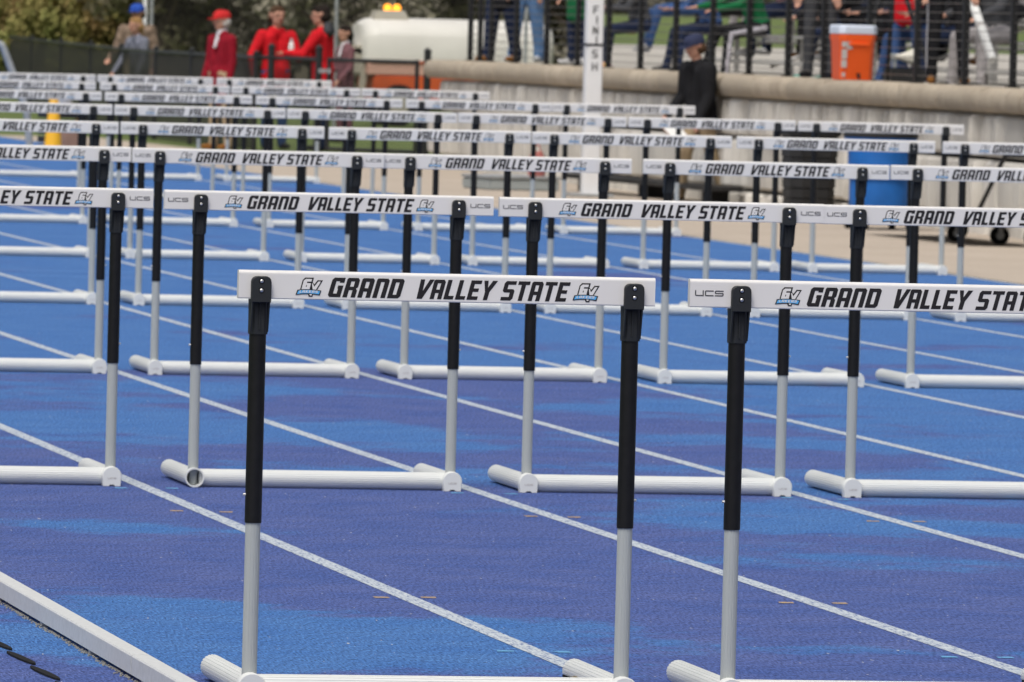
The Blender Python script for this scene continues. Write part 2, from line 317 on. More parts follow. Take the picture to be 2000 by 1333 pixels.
# ------------------------------------------------------------------ letters
def glyph(ch, w=0.72, t=0.26, h=0.185, c=0.11):
    G = {
     'G': [[(c, 0), (w, 0), (w, .6), (.42*w/.72, .6), (.42*w/.72, .44), (w-t, .44), (w-t, h), (t, h), (t, 1-h), (w-t, 1-h), (w-t, .74), (w, .74), (w, 1), (c, 1), (0, 1-c), (0, c)]],
     'R': [[(0, 0), (t, 0), (t, 1), (c*.6, 1), (0, 1-c*.6)], [(t, 1), (w-c, 1), (w, 1-c), (w, .53), (w-.09, .45), (w, .36), (w, 0), (w-t, 0), (w-t, .37), (t, .37), (t, .55), (w-t, .55), (w-t, 1-h), (t, 1-h)]],
     'A': [[(0, 0), (t, 0), (t, 1), (c*.6, 1), (0, 1-c*.6)], [(t, 1), (w-c, 1), (w, 1-c), (w, 0), (w-t, 0), (w-t, .31), (t, .31), (t, .49), (w-t, .49), (w-t, 1-h), (t, 1-h)]],
     'n': [[(0, 0), (t, 0), (t, 1-h), (w-t, 1-h), (w-t, 0), (w, 0), (w, 1-c), (w-c, 1), (c*.5, 1), (0, 1-c*.5)]],
     'D': [[(0, 0), (t, 0), (t, 1), (0, 1)], [(t, 1), (w-c, 1), (w, 1-c), (w, c), (w-c, 0), (t, 0), (t, h), (w-t, h), (w-t, 1-h), (t, 1-h)]],
     'V': [[(0, 1), (t, 1), (t+.04, .40), (w-t+.10, 1), (w+.12, 1), (.37, 0), (.05, 0)]],
     'L': [[(0, 0), (w*.82, 0), (w*.82, h), (t, h), (t, 1), (0, 1)]],
     'E': [[(0, 0), (w*.9, 0), (w*.9, h), (t, h), (t, .41), (w-.13, .41), (w-.13, .59), (t, .59), (t, 1-h), (w*.92, 1-h), (w*.92, 1), (0, 1)]],
     'Y': [[(0, 1), (t, 1), (.34, .64), (w-t+.08, 1), (w+.12, 1), (.50, .42), (.48, 0), (.22, 0), (.22, .42)]],
     'S': [[(0, 0), (w-c, 0), (w, c), (w, .50), (w-.1, .59), (t, .59), (t, 1-h), (w, 1-h), (w, 1), (c, 1), (0, 1-c), (0, .5), (.1, .41), (w-t, .41), (w-t, h), (0, h)]],
     'T': [[(w/2-t/2, 0), (w/2+t/2, 0), (w/2+t/2, 1-h), (w, 1-h), (w, 1), (0, 1), (0, 1-h), (w/2-t/2, 1-h)]],
     'U': [[(0, 1), (t, 1), (t, h), (w-t, h), (w-t, 1), (w, 1), (w, 0), (c, 0), (0, c)]],
     'C': [[(c, 0), (w, 0), (w, h), (t, h), (t, 1-h), (w, 1-h), (w, 1), (c, 1), (0, 1-c), (0, c)]],
     'F': [[(0, 0), (t, 0), (t, .42), (w*.8, .42), (w*.8, .42+h), (t, .42+h), (t, 1-h), (w, 1-h), (w, 1), (0, 1)]],
     'I': [[(w/2-t/2, 0), (w/2+t/2, 0), (w/2+t/2, 1), (w/2-t/2, 1)]],
     'N': [[(0, 0), (t, 0), (t, .60), (w-t, 0), (w, 0), (w, 1), (w-t, 1), (w-t, .40), (t, 1), (0, 1)]],
     'H': [[(0, 0), (t, 0), (t, .5-h/2), (w-t, .5-h/2), (w-t, 0), (w, 0), (w, 1), (w-t, 1), (w-t, .5+h/2), (t, .5+h/2), (t, 1), (0, 1)]],
     'K': [[(0, 0), (t, 0), (t, .35), (w-t, 0), (w, 0), (.5*w, .5), (w, 1), (w-t, 1), (t, .65), (t, 1), (0, 1)]]}
    return G[ch]
def text(mb, word, x0, z0, width, height, y, shear=0.0, mi=0, gap=0.11, adv=None, **kw):
    """flat letters in the XZ plane facing -Y, fitted between x0 and x0+width"""
    gl = []; cur = 0.0
    for ch in word:
        g = glyph(ch, **kw); wmax = max(p[0] for q in g for p in q); gl.append((cur, g)); cur += (min(wmax, kw.get('w', 0.72))+gap if not adv else adv)
    tot = cur-gap+shear
    sc = width/tot
    for off, g in gl:
        for q in g:
            mb.add([(x0+(off+px+shear*pz)*sc, y, z0+pz*height) for px, pz in q], [tuple(range(len(q)))], mi)

# ------------------------------------------------------------------ hurdle prototype meshes
def ribbed(r, n=22, d=0.0016):
    p = []
    for i in range(n):
        a0 = 2*math.pi*i/n; st = 2*math.pi/n
        for fr, rr in ((0.0, r), (0.62, r), (0.72, r-d), (0.9, r-d)):
            p.append((rr*math.cos(a0+fr*st), rr*math.sin(a0+fr*st)))
    return p
HP = 0.470    # half distance between posts
BR = 0.031
pr = ribbed(BR)
base_bar_m = MB().ring((-HP+0.02, 0, 0.034), (HP-0.02, 0, 0.034), pr, pr).mesh('base_bar', ['aluminium_white'], True, 25)
pr2 = [(a*0.93, b_*0.93) for a, b_ in pr]
foot_m = MB().ring((0, -0.012, 0.034), (0, 0.605, 0.034), pr, pr, 0, False).ring((0, 0.605, 0.034), (0, 0.612, 0.034), pr, pr2).mesh('foot', ['aluminium_white'], True, 25)
def capprof(k=1.0):
    q = [(0.036*k*math.cos(a), 0.035+0.036*k*math.sin(a)) for a in [R(x) for x in range(-20, 201, 20)]]
    return q+[(-0.031, 0.001), (-0.012, 0.001), (-0.007, 0.006), (0.007, 0.006), (0.012, 0.001), (0.031, 0.001)]
capm = MB().loft([[(x, -0.052, z) for x, z in capprof(0.93)], [(x, -0.048, z) for x, z in capprof()], [(x, -0.014, z) for x, z in capprof()]])
text(capm, 'UCS', -0.015, 0.026, 0.030, 0.006, -0.0526, 0, 1, w=1.4, t=.22, h=.22, c=.15, gap=.2)
corner_cap_m = capm.mesh('corner_cap', ['aluminium_white', 'sticker_grey'], True, 35)
# open corner: the end plug is missing
oc = MB(); n = 24
ro = [(0.035*math.cos(2*math.pi*i/n), 0.0355+0.035*math.sin(2*math.pi*i/n)) for i in range(n)]
ri = [(0.0295*math.cos(2*math.pi*i/n), 0.0355+0.0295*math.sin(2*math.pi*i/n)) for i in range(n)]
vs_ = [(x, -0.05, z) for x, z in ro]+[(x, -0.05, z) for x, z in ri]+[(x, 0.03, z) for x, z in ri]+[(x, -0.014, z) for x, z in ro]
oc.add(vs_, [(i, (i+1) % n, n+(i+1) % n, n+i) for i in range(n)]+[(n+i, n+(i+1) % n, 2*n+(i+1) % n, 2*n+i) for i in range(n)]+[(i, (i+1) % n, 3*n+(i+1) % n, 3*n+i) for i in range(n)])
oc.add([(x, 0.03, z) for x, z in ri], [tuple(range(n))], 1)
oc.tube((0, 0.0, 0.008), (0, 0.0, 0.062), 0.016, n=14, mi=2)
open_cap_m = oc.mesh('open_corner', ['aluminium_white', 'hole_black', 'post_silver'], True, 35)
pf = ribbed(0.0188, 14, 0.0008)
lower_post_m = MB().ring((0, 0, 0.050), (0, 0, 0.50), pf, pf).mesh('lower_post', ['post_silver'], True, 25)
upper_post_m = MB().tube((0, 0, 0.4405), (0, 0, 0.93), 0.0212, n=24).mesh('upper_post', ['post_black'], True)
def rr(x0, x1, y0, y1, c, z):
    return [(x0+c, y0, z), (x1-c, y0, z), (x1, y0+c, z), (x1, y1-c, z), (x1-c, y1, z), (x0+c, y1, z), (x0, y1-c, z), (x0, y0+c, z)]
bk = MB().loft([rr(-.0222, .0222, -.0230, .0230, .011, .908), rr(-.0226, .0226, -.0234, .0234, .011, .912), rr(-.0226, .0226, -.0236, .0234, .011, .930), rr(-.0226, .0226, -.0222, .0234, .010, .965), rr(-.0230, .0230, -.0200, .0230, .008, .9945)])
tabp = [(-.0250, .9875), (.0250, .9875), (.0250, 1.038)]+[(.0250-.0135*(1-math.cos(a)), 1.038+.0145*math.sin(a)) for a in (R(25), R(50), R(75), R(90))]+[(-.0250+.0135*(1-math.cos(a)), 1.038+.0145*math.sin(a)) for a in (R(90), R(75), R(50), R(25))]+[(-.0250, 1.038)]
def ins(p, k): return [(x*(1-k*1.0/.025), 1.015+(z-1.015)*(1-k/.035)) for x, z in p]
bk.loft([[(x, -.0310, z) for x, z in tabp], [(x, -.0430, z) for x, z in tabp], [(x, -.0455, z) for x, z in ins(tabp, .0022)]])
bk.box((0, -.0245, .955), (.0028, .006, .07))
for s_ in (-1, 1):
    bk.loft([[(s_*x, y_, z_) for y_, z_ in ((-.0235, .914), (-.0440, .9885), (-.0200, .9940))] for x in (.0192, .0226)])
bracket_m = bk.mesh('bracket', ['bracket_black'], True, 30)
sc_ = MB().lathe([(0.0044, 0), (0.0044, 0.0010), (0.0032, 0.0018), (0.0020, 0.0024), (0.0, 0.0025)], 10)
sc_.v = [(x, -.0452-z, y) for x, y, z in sc_.v]; sc_.m = [0]*len(sc_.m)
scr = MB(); scr.v = sc_.v; scr.f = sc_.f; scr.m = sc_.m
rg = [(0.0072*math.cos(2*math.pi*i/12), -.0459, 0.0072*math.sin(2*math.pi*i/12)) for i in range(12)]
rg0 = [(0.0050*math.cos(2*math.pi*i/12), -.0459, 0.0050*math.sin(2*math.pi*i/12)) for i in range(12)]
scr.add(rg+rg0, [(i, (i+1) % 12, 12+(i+1) % 12, 12+i) for i in range(12)], 1)
screw_m = scr.mesh('screw', ['steel', 'hole_black'], True)
pin_m = MB().tube((0.020, 0, 0.510), (0.0265, 0, 0.510), 0.0042, 0.0036, 10).mesh('snap_pin', ['steel'], True)
def board(L):
    a = L/2; y0, y1, z0, z1 = -.0300, -.0040, .9965, 1.067; r = .0085
    p = [(y0, z1-r-.0015), (y0, z0+.0035), (y0, z0+.0015), (y0+.0015, z0), (y1-.0015, z0), (y1, z0+.0015), (y1, z0+.0035), (y1, z1-r-.0015)]
    p += [(y1-r+r*math.cos(q), z1-r+r*math.sin(q)) for q in [R(x) for x in (0, 30, 60, 90)]]+[(y0+r+r*math.cos(q), z1-r+r*math.sin(q)) for q in [R(x) for x in (90, 110, 130, 150, 165, 180)]]
    return MB().loft([[(x, y, z) for y, z in p] for x in (-a, a)]).mesh('top_bar', ['board_white'], True, 50)
board_long, board_short = board(1.200), board(1.050)
YP = -.0306
WORDS = []
for wd, x0_, ww_, gp_ in (('GRAnD', -.303, .195, .12), ('VALLEY', -.081, .202, .12), ('STATE', .132, .178, .12)):
    lt = MB(); text(lt, wd, x0_, 1.0040, ww_, .0485, YP, .30, gap=gp_); WORDS.append(lt.mesh('word', ['print_black']))
def em(p, dz, mi, mb): mb.add([((x-278)/5249, YP-dz, 1.0275-(z-250)/5249) for x, z in p], [tuple(range(len(p)))], mi)
eb = MB()
em([(160, 280), (190, 160), (224, 126), (339, 126), (323, 186), (346, 212), (388, 158), (458, 158), (378, 292), (268, 282)], 0.0, 0, eb)
em([(176, 284), (205, 166), (233, 144), (315, 144), (306, 178), (252, 178), (232, 248), (244, 248), (250, 224), (240, 224), (246, 198), (300, 198), (282, 284)], .0003, 1, eb)
em([(314, 202), (328, 202), (343, 244), (397, 175), (430, 175), (366, 286), (326, 286)], .0003, 1, eb)
em([(262, 335), (332, 335), (324, 374), (276, 374)], 0.0004, 0, eb); em([(284, 340), (316, 340), (312, 358), (290, 358)], .0007, 1, eb)
em([(100, 354), (124, 286), (200, 278), (275, 276), (360, 281), (440, 291), (418, 357), (350, 346), (270, 341), (190, 343)], .0006, 0, eb)
em([(120, 342), (137, 297), (205, 289), (275, 287), (355, 292), (422, 301), (408, 342), (350, 334), (270, 329), (190, 331)], .0009, 2, eb)
lk = MB(); text(lk, 'LAKERS', -.0245, 1.0135, .047, .0060, YP-.0012, .25, w=.8, t=.25, h=.2, c=.1, gap=.3)
eb.add(lk.v, lk.f, 1)
emblem_m = eb.mesh('emblem', ['print_black', 'print_white', 'print_blue'])
mk = MB(); text(mk, 'UCS', -.0365, 1.0245, .073, .0145, YP, 0, w=1.5, t=.20, h=.20, c=.16, gap=.20)
mark_m = mk.mesh('maker_mark', ['print_grey'])
kn = MB().tube((0.0, 0, 0), (0, 0.012, 0), .012, n=14).tube((0, .012, 0), (0, .035, 0), .008, n=12).box((0, .10, 0), (.004, .13, .006), 1)
knob_m = kn.mesh('weight_knob', ['brass', 'hole_black'], True)
scuff_m = {}
ORD = ['front', 'second', 'third', 'fourth', 'fifth', 'sixth', 'seventh', 'rearmost']
POS = ['leftmost', 'second from left', 'third from left', 'fourth from left', 'fifth from left', 'sixth from left']
def hurdle(row, lane, cx, cy, rz, idx, count, short=False, open_left=False, extra=''):
    pos = 'rightmost' if idx == count-1 else POS[idx]
    label = f'{pos} hurdle in the {ORD[row-1]} row, white lettered bar on black and silver posts'
    if row == 1: label = 'front row hurdle nearest the white kerb, short bar without end marks' if short else 'front row hurdle at the right edge, bar running out of the picture'
    if extra: label = f'{pos} hurdle in the {ORD[row-1]} row, {extra}'
    h = thing('hurdle', label, 'hurdle', (cx, cy, 0), rz, 'hurdles standing in rows across the lanes')
    near = row <= 4
    link('base_bar', base_bar_m, h)
    bd = link('top_bar', board_short if short else board_long, h)
    bd.rotation_euler.y = rnd.uniform(-.003, .003)
    for wm_ in WORDS: link('word', wm_, bd)
    for s in (-1, 1):
        link('emblem', emblem_m, bd, (s*.349, 0, 0))
        if not short: link('maker_mark', mark_m, bd, (s*.551, 0, 0))
        x = s*HP
        f = link('foot', foot_m, h, (x, 0, 0))
        if s > 0 and row <= 2: link('weight_knob', knob_m, f, (-0.036, 0.40, 0.024))
        link('open_corner' if (open_left and s < 0) else 'corner_cap', open_cap_m if (open_left and s < 0) else corner_cap_m, h, (x, 0, 0))
        link('lower_post', lower_post_m, h, (x, 0, 0))
        up = link('upper_post', upper_post_m, h, (x, 0, 0))
        b_ = link('bracket', bracket_m, h, (x, 0, 0))
        if near:
            for z in (1.0405, 1.0175): link('screw', screw_m, b_, (0, 0, z))
            pn = link('snap_pin', pin_m, up)
            if s < 0 and not (short and False): pn.rotation_euler.z = math.pi
    return h
# measured ends of each bar in the photograph (left x, right x, y) -> place on the known row distance
BARS = {1: [(1, 468, 1279, 533), (2, 1347, None, 541)],
        2: [(1, None, 300, 369), (2, 321, 966, 377), (3, 974, 1607, 389), (4, 1608, None, 399)],
        3: [(2, None, 257, 288), (3, 259, 748, 296), (4, 750, 1233, 309), (5, 1256, 1737, 318), (6, 1741, None, 322)],
        4: [(3, None, 231, 238), (4, 235, 634, 245), (5, 642, 1037, 256), (6, 1041, 1429, 264), (7, 1439, 1826, 270), (8, 1841, None, 276)],
        5: [(4, None, 219, 203), (5, 223, 559, 211), (6, 561, 890, 219), (7, 894, 1223, 226), (8, 1228, 1556, 231), (9, 1558, 1884, 236)],
        6: [(5, None, 198, 180), (6, 203, 495, 184), (7, 498, 787, 191), (8, 793, 1074, 197), (9, 1077, 1358, 202)],
        7: [(6, None, 187, 160), (7, 193, 449, 165), (8, 451, 704, 172), (9, 707, 955, 177)],
        8: [(7, None, 187, 140), (8, 191, 416, 145), (9, 422, 648, 152)]}
for row, bars in BARS.items():
    for i, (lane, xl, xr, y) in enumerate(bars):
        short = row == 1 and lane == 1; half = 0.525 if short else 0.60
        Y = (row-1)*9.14
        if xl is not None and xr is not None: cx = (atY(xl, y, Y).x+atY(xr, y, Y).x)/2
        elif xl is not None: cx = atY(xl, y, Y).x+half
        else: cx = atY(xr, y, Y).x-half
        ex = 'its left corner plug missing' if (row == 2 and lane == 2) else ''
        hurdle(row, lane, cx, Y+0.017+rnd.uniform(-.015, .015), rnd.uniform(-.004, .004), i, len(bars), short, row == 2 and lane == 2, ex)

# ------------------------------------------------------------------ retaining wall
WX = 14.12
wall = thing('retaining_wall', 'pale split-stone retaining wall with tan rounded coping beside the track', 'wall', (WX, 60, 0))
def block_mesh(L, Hh, seed):
    q = random.Random(seed); mb = MB(); nc = max(5, int(L/0.085)); off = []; cur = 0.0
    for i in range(nc+1):
        if q.random() < 0.55: cur = q.uniform(-.045, .03)
        off.append(cur+(.085 if q.random() < .13 else 0))
    off[0] = off[-1] = .11; off[1] += .03
    rows = [(0.0, .03), (0.03, 0.0), (Hh*.5, -.012), (Hh-.03, 0.0), (Hh, .03)]
    vs_ = []
    for z, dz in rows:
        for i in range(nc+1): vs_.append((off[i]+dz+q.uniform(-.004, .004), -L/2+L*i/nc, z))
    k = nc+1; fs = [(r*k+i, r*k+i+1, (r+1)*k+i+1, (r+1)*k+i) for r in range(4) for i in range(nc)]
    nb = len(vs_); vs_ += [(.28, -L/2, 0), (.28, L/2, 0), (.28, L/2, Hh), (.28, -L/2, Hh)]
    fs += [tuple(range(0, k))+(nb+1, nb), tuple(range(4*k, 5*k))+(nb+2, nb+3), (0, k, 2*k, 3*k, 4*k, nb+3, nb), (k-1, 2*k-1, 3*k-1, 4*k-1, 5*k-1, nb+2, nb+1)]
    return mb.add(vs_, fs).mesh('block', ['wall_stone'], True, 28)
var = {}
for ci, (z0, z1) in enumerate(((-.25, .125), (.160, .635), (.670, 1.030))):
    y = 44.0+ci*0.37
    while y < 75.0:
        L = rnd.choice((0.62, 0.92, 1.22)); key = (L, ci, rnd.randrange(4))
        if y+L > 75.6: L = 75.6-y; key = (L, ci, 9)
        if L < .2: break
        if key not in var: var[key] = block_mesh(L-.05, z1-z0, hash(key) & 1023)
        o = link('block', var[key], wall, (rnd.uniform(-.012, .012), y+L/2-60, z0)); y += L
    ek = block_mesh(0.9, z1-z0, 50+ci)
link('backing', MB().box((.42, -15.0, .50), (.3, 61.0, 1.04)).mesh('backing', ['rubber_black']), wall)
link('plain_run', MB().box((.02, -46.3, .50), (.20, 60, 1.06)).mesh('plain_run', ['wall_stone']), wall)
cpv = []
for k in range(4):
    L = 1.49; q = random.Random(k); prof = [(.46, .0), (-.05, .0), (-.085, .035), (-.10, .09), (-.095, .15), (-.06, .20), (.0, .213), (.46, .213)]
    secs = []
    for i in range(9):
        e = .02 if i in (0, 8) else 0.0
        secs.append([(x+(e if x < 0.1 else 0)+(q.uniform(-.008, .008) if x < .1 else 0), -L/2+L*i/8, z-e*.4*(z > .1)+q.uniform(-.004, .004)) for x, z in prof])
    cpv.append(MB().loft(secs).mesh('coping_stone', ['coping_stone'], True, 60))
y = 44.0; k = 0
while y < 75.4:
    link('coping_stone', cpv[k % 4], wall, (0, y+.75-60, 1.048)); y += 1.503; k += 1
link('plain_coping', MB().box((.18, -46.2, 1.15), (.54, 60, .205), bev=.06).mesh('plain_coping', ['coping_stone']), wall)

# ------------------------------------------------------------------ railing on the wall
RX = 14.46; rail = thing('railing', 'black railing with thin horizontal wires along the top of the stone wall', 'railing', (RX, 60, 1.26))
pm = MB().box((0, 0, .56), (.055, .055, 1.12)).box((0, 0, .006), (.11, .11, .012)).mesh('post', ['rail_black'])
pys = [atX(x, 150, RX).y for x in (917, 936, 958, 1007, 1066, 1127, 1187, 1250, 1318, 1390, 1462, 1538, 1608, 1697, 1790, 1884, 1978)]+[46.2, 44.6]
for yy in pys: link('post', pm, rail, (0, yy-60, 0))
for k in range(13):
    z = .07+k*.082
    link('wire', MB().tube((0, 44.6-60, z), (0, max(pys)-60, z), .0042, n=6, mi=0).mesh('wire', ['wire_grey']), rail)
link('top_rail', MB().box((0, (44.6+max(pys))/2-60, 1.14), (.07, max(pys)-44.6+.06, .04)).mesh('top_rail', ['rail_black']), rail)

# ------------------------------------------------------------------ bleachers on the terrace
def bleacher(y0, y1, label):
    bl = thing('bleacher', label, 'bleacher', (16.3, (y0+y1)/2, 1.24)); L = y1-y0
    pk = MB().box((0, 0, 0), (.25, L, .04), bev=.012).mesh('seat_plank', ['bleacher_alu']); fk = MB().box((0, 0, 0), (.25, L, .035), bev=.01).mesh('foot_plank', ['bleacher_alu'])
    for r in range(3):
        link('seat_plank', pk, bl, (r*.62, 0, .40+r*.23)); link('foot_plank', fk, bl, (-.30+r*.62, 0, .12+r*.23))
    for yy in (-L/2+.4, 0, L/2-.4):
        fr = MB()
        for r in range(3): fr.box((r*.62, yy, (.38+r*.23)/2), (.05, .05, .38+r*.23))
        fr.tube((-.35, yy, .08), (1.35, yy, .72), .02)
        link('frame', fr.mesh('frame', ['bleacher_alu']), bl)
bleacher(61.6, 69.0, 'silver bench bleacher behind the railing, left of the green jacket')
bleacher(46.5, 59.8, 'long silver bench bleacher behind the railing and the orange cooler')

# ------------------------------------------------------------------ finish post and things along the wall foot
fp = thing('finish_post', 'tall white post with black vertical FINISH lettering in front of the wall', 'post', (13.03, 60.3, 0))
link('shaft', MB().box((0, 0, 1.56), (.165, .165, 3.1), bev=.012).mesh('shaft', ['white_pvc']), fp)
link('base_plate', MB().box((0, 0, .02), (.42, .42, .03), bev=.006).mesh('base_plate', ['galvanised']), fp)
sb = MB(); px_m = FPX/np.dot(np.array([13.03, 60.3, 1.])-CAM, _f)
zz = lambda y: atY(1165, y, 60.2).z
for ch, yy in zip('FINISH', (20, 40, 60, 79, 106, 131)):
    text(sb, ch, -.028 if ch != 'I' else -.020, zz(yy+8), .056 if ch != 'I' else .040, 16/px_m, -.0845, 0, w=.7, t=.17, h=.15, c=.1)
link('lettering', sb.mesh('lettering', ['print_black']), fp)
link('strap', MB().box((0, 0, zz(88)), (.176, .176, .022)).mesh('strap', ['rubber_black']), fp)
bb = thing('low_bench', 'long low black bench lying along the foot of the wall', 'bench', (13.72, 60.6, 0), R(4))
link('top', MB().box((0, 0, .155), (.34, 5.4, .05), bev=.01).mesh('top', ['bin_black']), bb)
for yy in (-2.3, 0, 2.3): link('leg', MB().box((0, yy, .065), (.26, .06, .13)).mesh('leg', ['rail_black']), bb)
gb = thing('equipment_box', 'low grey equipment box standing left of the finish post', 'box', (12.72, 62.9, 0), R(8))
link('body', MB().box((0, 0, .06), (.75, .9, .115), bev=.015).mesh('body', ['grey_plastic']), gb); link('lid', MB().box((0, 0, .135), (.78, .93, .03), bev=.01).mesh('lid', ['galvanised']), gb)
rb = thing('kit_bag', 'small red and white kit bag on the grey equipment box', 'bag', (12.95, 62.7, .152), R(20)); rb.scale = (.62, .62, .85)
link('body', MB().loft([[(math.cos(a)*.16*k, math.sin(a)*.12*k, z) for a in [i*math.pi/6 for i in range(12)]] for z, k in ((0, .9), (.05, 1.0), (.20, .95), (.30, .6))]).mesh('body', ['bag_red'], True), rb)
link('panel', MB().box((0, -.118, .14), (.18, .014, .15), bev=.004).mesh('panel', ['paper_white']), rb)
link('handle', MB().tube((-.07, 0, .29), (-.04, 0, .37), .012).tube((-.04, 0, .37), (.04, 0, .37), .012).tube((.04, 0, .37), (.07, 0, .29), .012).mesh('handle', ['bag_red'], True), rb)
def bin_(label, p, rz, W, Hh, ma, lid, ribs):
    o = thing('wheeled_bin', label, 'bin', (p[0], p[1], 0), rz)
    def sec(k, z): 
        a = W/2*k; c_ = .09
        if ribs < 3: return [(a*math.cos(i*math.pi/14), a*math.sin(i*math.pi/14), z) for i in range(28)]
        return [(x, y_, z) for x, y_, _ in rr(-a, a, -a, a, c_, z)]
    secs = [sec(.80, .09), sec(.82, .10)]
    for i in range(ribs):
        z = .12+(Hh-.16)*i/ribs; dz = (Hh-.16)/ribs; k = .83+.15*(z/Hh); secs += [sec(k, z), sec(k, z+dz*.78), sec(k-.025 if ribs > 3 else k, z+dz*.82), sec(k-.025 if ribs > 3 else k, z+dz*.97)]
    secs += [sec(.97, Hh-.03), sec(1.03, Hh-.03), sec(1.03, Hh)]
    link('body', MB().loft(secs).mesh('body', [ma], True, 30), o)
    link('lid', MB().loft([sec(1.06, Hh+.002), sec(1.06, Hh+.03), sec(.95, Hh+.06)]).mesh('lid', [lid], True, 30), o)
    cm = MB().tube((-.02, 0, .042), (.02, 0, .042), .040, n=14).box((0, 0, .075), (.05, .04, .05)).mesh('caster', ['rubber_black'], True)
    for sx in (-1, 1):
        for sy in (-1, 1): link('caster', cm, o, (sx*W*.33, sy*W*.33, 0))
bin_('blue wheeled bin with black lid standing against the stone wall', (13.40, 49.35), R(8), .62, .80, 'bin_blue', 'bin_black', 2)
bin_('black ribbed wheeled bin just left of the blue bin', (13.42, 52.2), R(4), .48, .80, 'bin_black', 'bin_black', 7)
ct = thing('hurdle_cart', 'low black equipment cart on fat caster wheels at the right edge', 'cart', (13.25, 46.0, 0), R(2))
link('deck', MB().box((0, 0, .215), (.72, 3.2, .035)).mesh('deck', ['bin_black']), ct)
link('handle', MB().tube((-.25, -1.5, .24), (-.10, -1.8, .75), .018).tube((.25, -1.5, .24), (.36, -1.8, .75), .018).tube((-.10, -1.8, .75), (.36, -1.8, .75), .018).mesh('handle', ['rail_black'], True), ct)
wlm = MB().tube((0, -.02, 0), (0, .02, 0), .078, n=22).mesh('tyre', ['rubber_black'], True); wlh = MB().tube((0, -.024, 0), (0, .024, 0), .034, n=16).mesh('hub', ['galvanised'], True)
frk = MB().box((0, -.030, .045), (.04, .008, .15)).box((0, .030, .045), (.04, .008, .15)).box((0, 0, .117), (.06, .068, .008)).mesh('fork', ['galvanised'])
for (pxx, pyy) in ((1865, 474), (1945, 479), (2050, 484)):
    g_ = gnd(pxx, pyy); lx, ly = g_.x-13.25, g_.y-46.0
    wh = link('wheel', wlm, ct, (max(-.3, min(.3, lx)), max(-1.5, min(.85, ly)), .078)); link('hub', wlh, wh); link('fork', frk, wh)
wh = link('wheel', wlm, ct, (.28, .85, .078)); link('hub', wlh, wh); link('fork', frk, wh)

# ------------------------------------------------------------------ orange cooler, tripod, megaphone
p = gnd(1662, 158, 1.262); cl = thing('drink_cooler', 'orange square drink cooler with pale lid on the wall coping', 'cooler', (14.27, atX(1664, 150, 14.27).y, 1.264), R(6))
def sq(a, z, c_=.05): return [(x, y_, z) for x, y_, _ in rr(-a, a, -a, a, c_, z)]
link('body', MB().loft([sq(.152, 0), sq(.157, .01), sq(.172, .36), sq(.180, .38), sq(.180, .425)]).mesh('body', ['cooler_orange'], True, 30), cl)
link('lid', MB().loft([sq(.184, .427), sq(.187, .435), sq(.184, .495), sq(.170, .51)]).mesh('lid', ['cooler_lid'], True, 30), cl)
st_ = MB()
for x, z, ww, hh in ((-.135, .33, .06, .05), (-.09, .32, .05, .07), (-.14, .24, .05, .09), (-.142, .15, .05, .07), (-.145, .05, .03, .04)): st_.box((x, -.172, z), (ww, .012, hh))
link('sticker', st_.mesh('sticker', ['sticker_grey']), cl)
link('spigot', MB().tube((.0, -.15, .05), (.0, -.19, .05), .014).box((0, -.192, .04), (.02, .018, .05)).mesh('spigot', ['bin_black']), cl)
link('grip', MB().box((0, -.178, .335), (.20, .03, .035), bev=.008).mesh('grip', ['cooler_orange']), cl)
q0 = atX(1692, 150, 14.75); tpod = thing('tripod', 'black camera tripod standing behind the cooler', 'tripod', (14.95, atX(1742, 60, 14.95).y, 1.24))
link('column', MB().tube((0, 0, .55), (0, 0, 1.45), .02).mesh('column', ['rail_black'], True), tpod)
for a in (200, 320, 80): 
    e = Vector((math.cos(R(a))*.46, math.sin(R(a))*.46, .012)); link('leg', MB().tube((0, 0, 1.15), e, .026, .018).tube(e, e+Vector((0, 0, -.011)), .025).mesh('leg', ['rail_black'], True), tpod)
link('head', MB().box((0, 0, 1.5), (.12, .16, .12), bev=.01).tube((0, 0, 1.48), (.25, .1, 1.35), .01).mesh('head', ['rail_black']), tpod)
q1 = atX(1768, 112, 15.45); mg = thing('megaphone', 'cream megaphone resting on its side on the bleacher step', 'megaphone', (15.45, q1.y, q1.z), R(-12))
mgm = MB().lathe([(.025, 0), (.03, .05), (.045, .09), (.075, .17), (.102, .21), (.106, .215), (.095, .20), (.03, .06)], 22); mgm.v = [(z-.1, y_, x) for x, y_, z in mgm.v]
link('horn', mgm.mesh('horn', ['horn_cream'], True), mg); link('grip', MB().box((-.10, 0, -.05), (.035, .035, .12), bev=.008).box((-.12, 0, 0), (.08, .07, .07), bev=.015).mesh('grip', ['grey_plastic']), mg)
mst = thing('step_box', 'small dark step box under the cream megaphone', 'box', (15.45, q1.y, 1.242)); hh = max(.06, q1.z-.11-1.242)
link('body', MB().box((0, 0, hh/2), (.34, .34, hh), bev=.01).mesh('body', ['bin_black']), mst); link('tread', MB().box((0, 0, hh+.003), (.30, .30, .006)).mesh('tread', ['rubber_black']), mst)

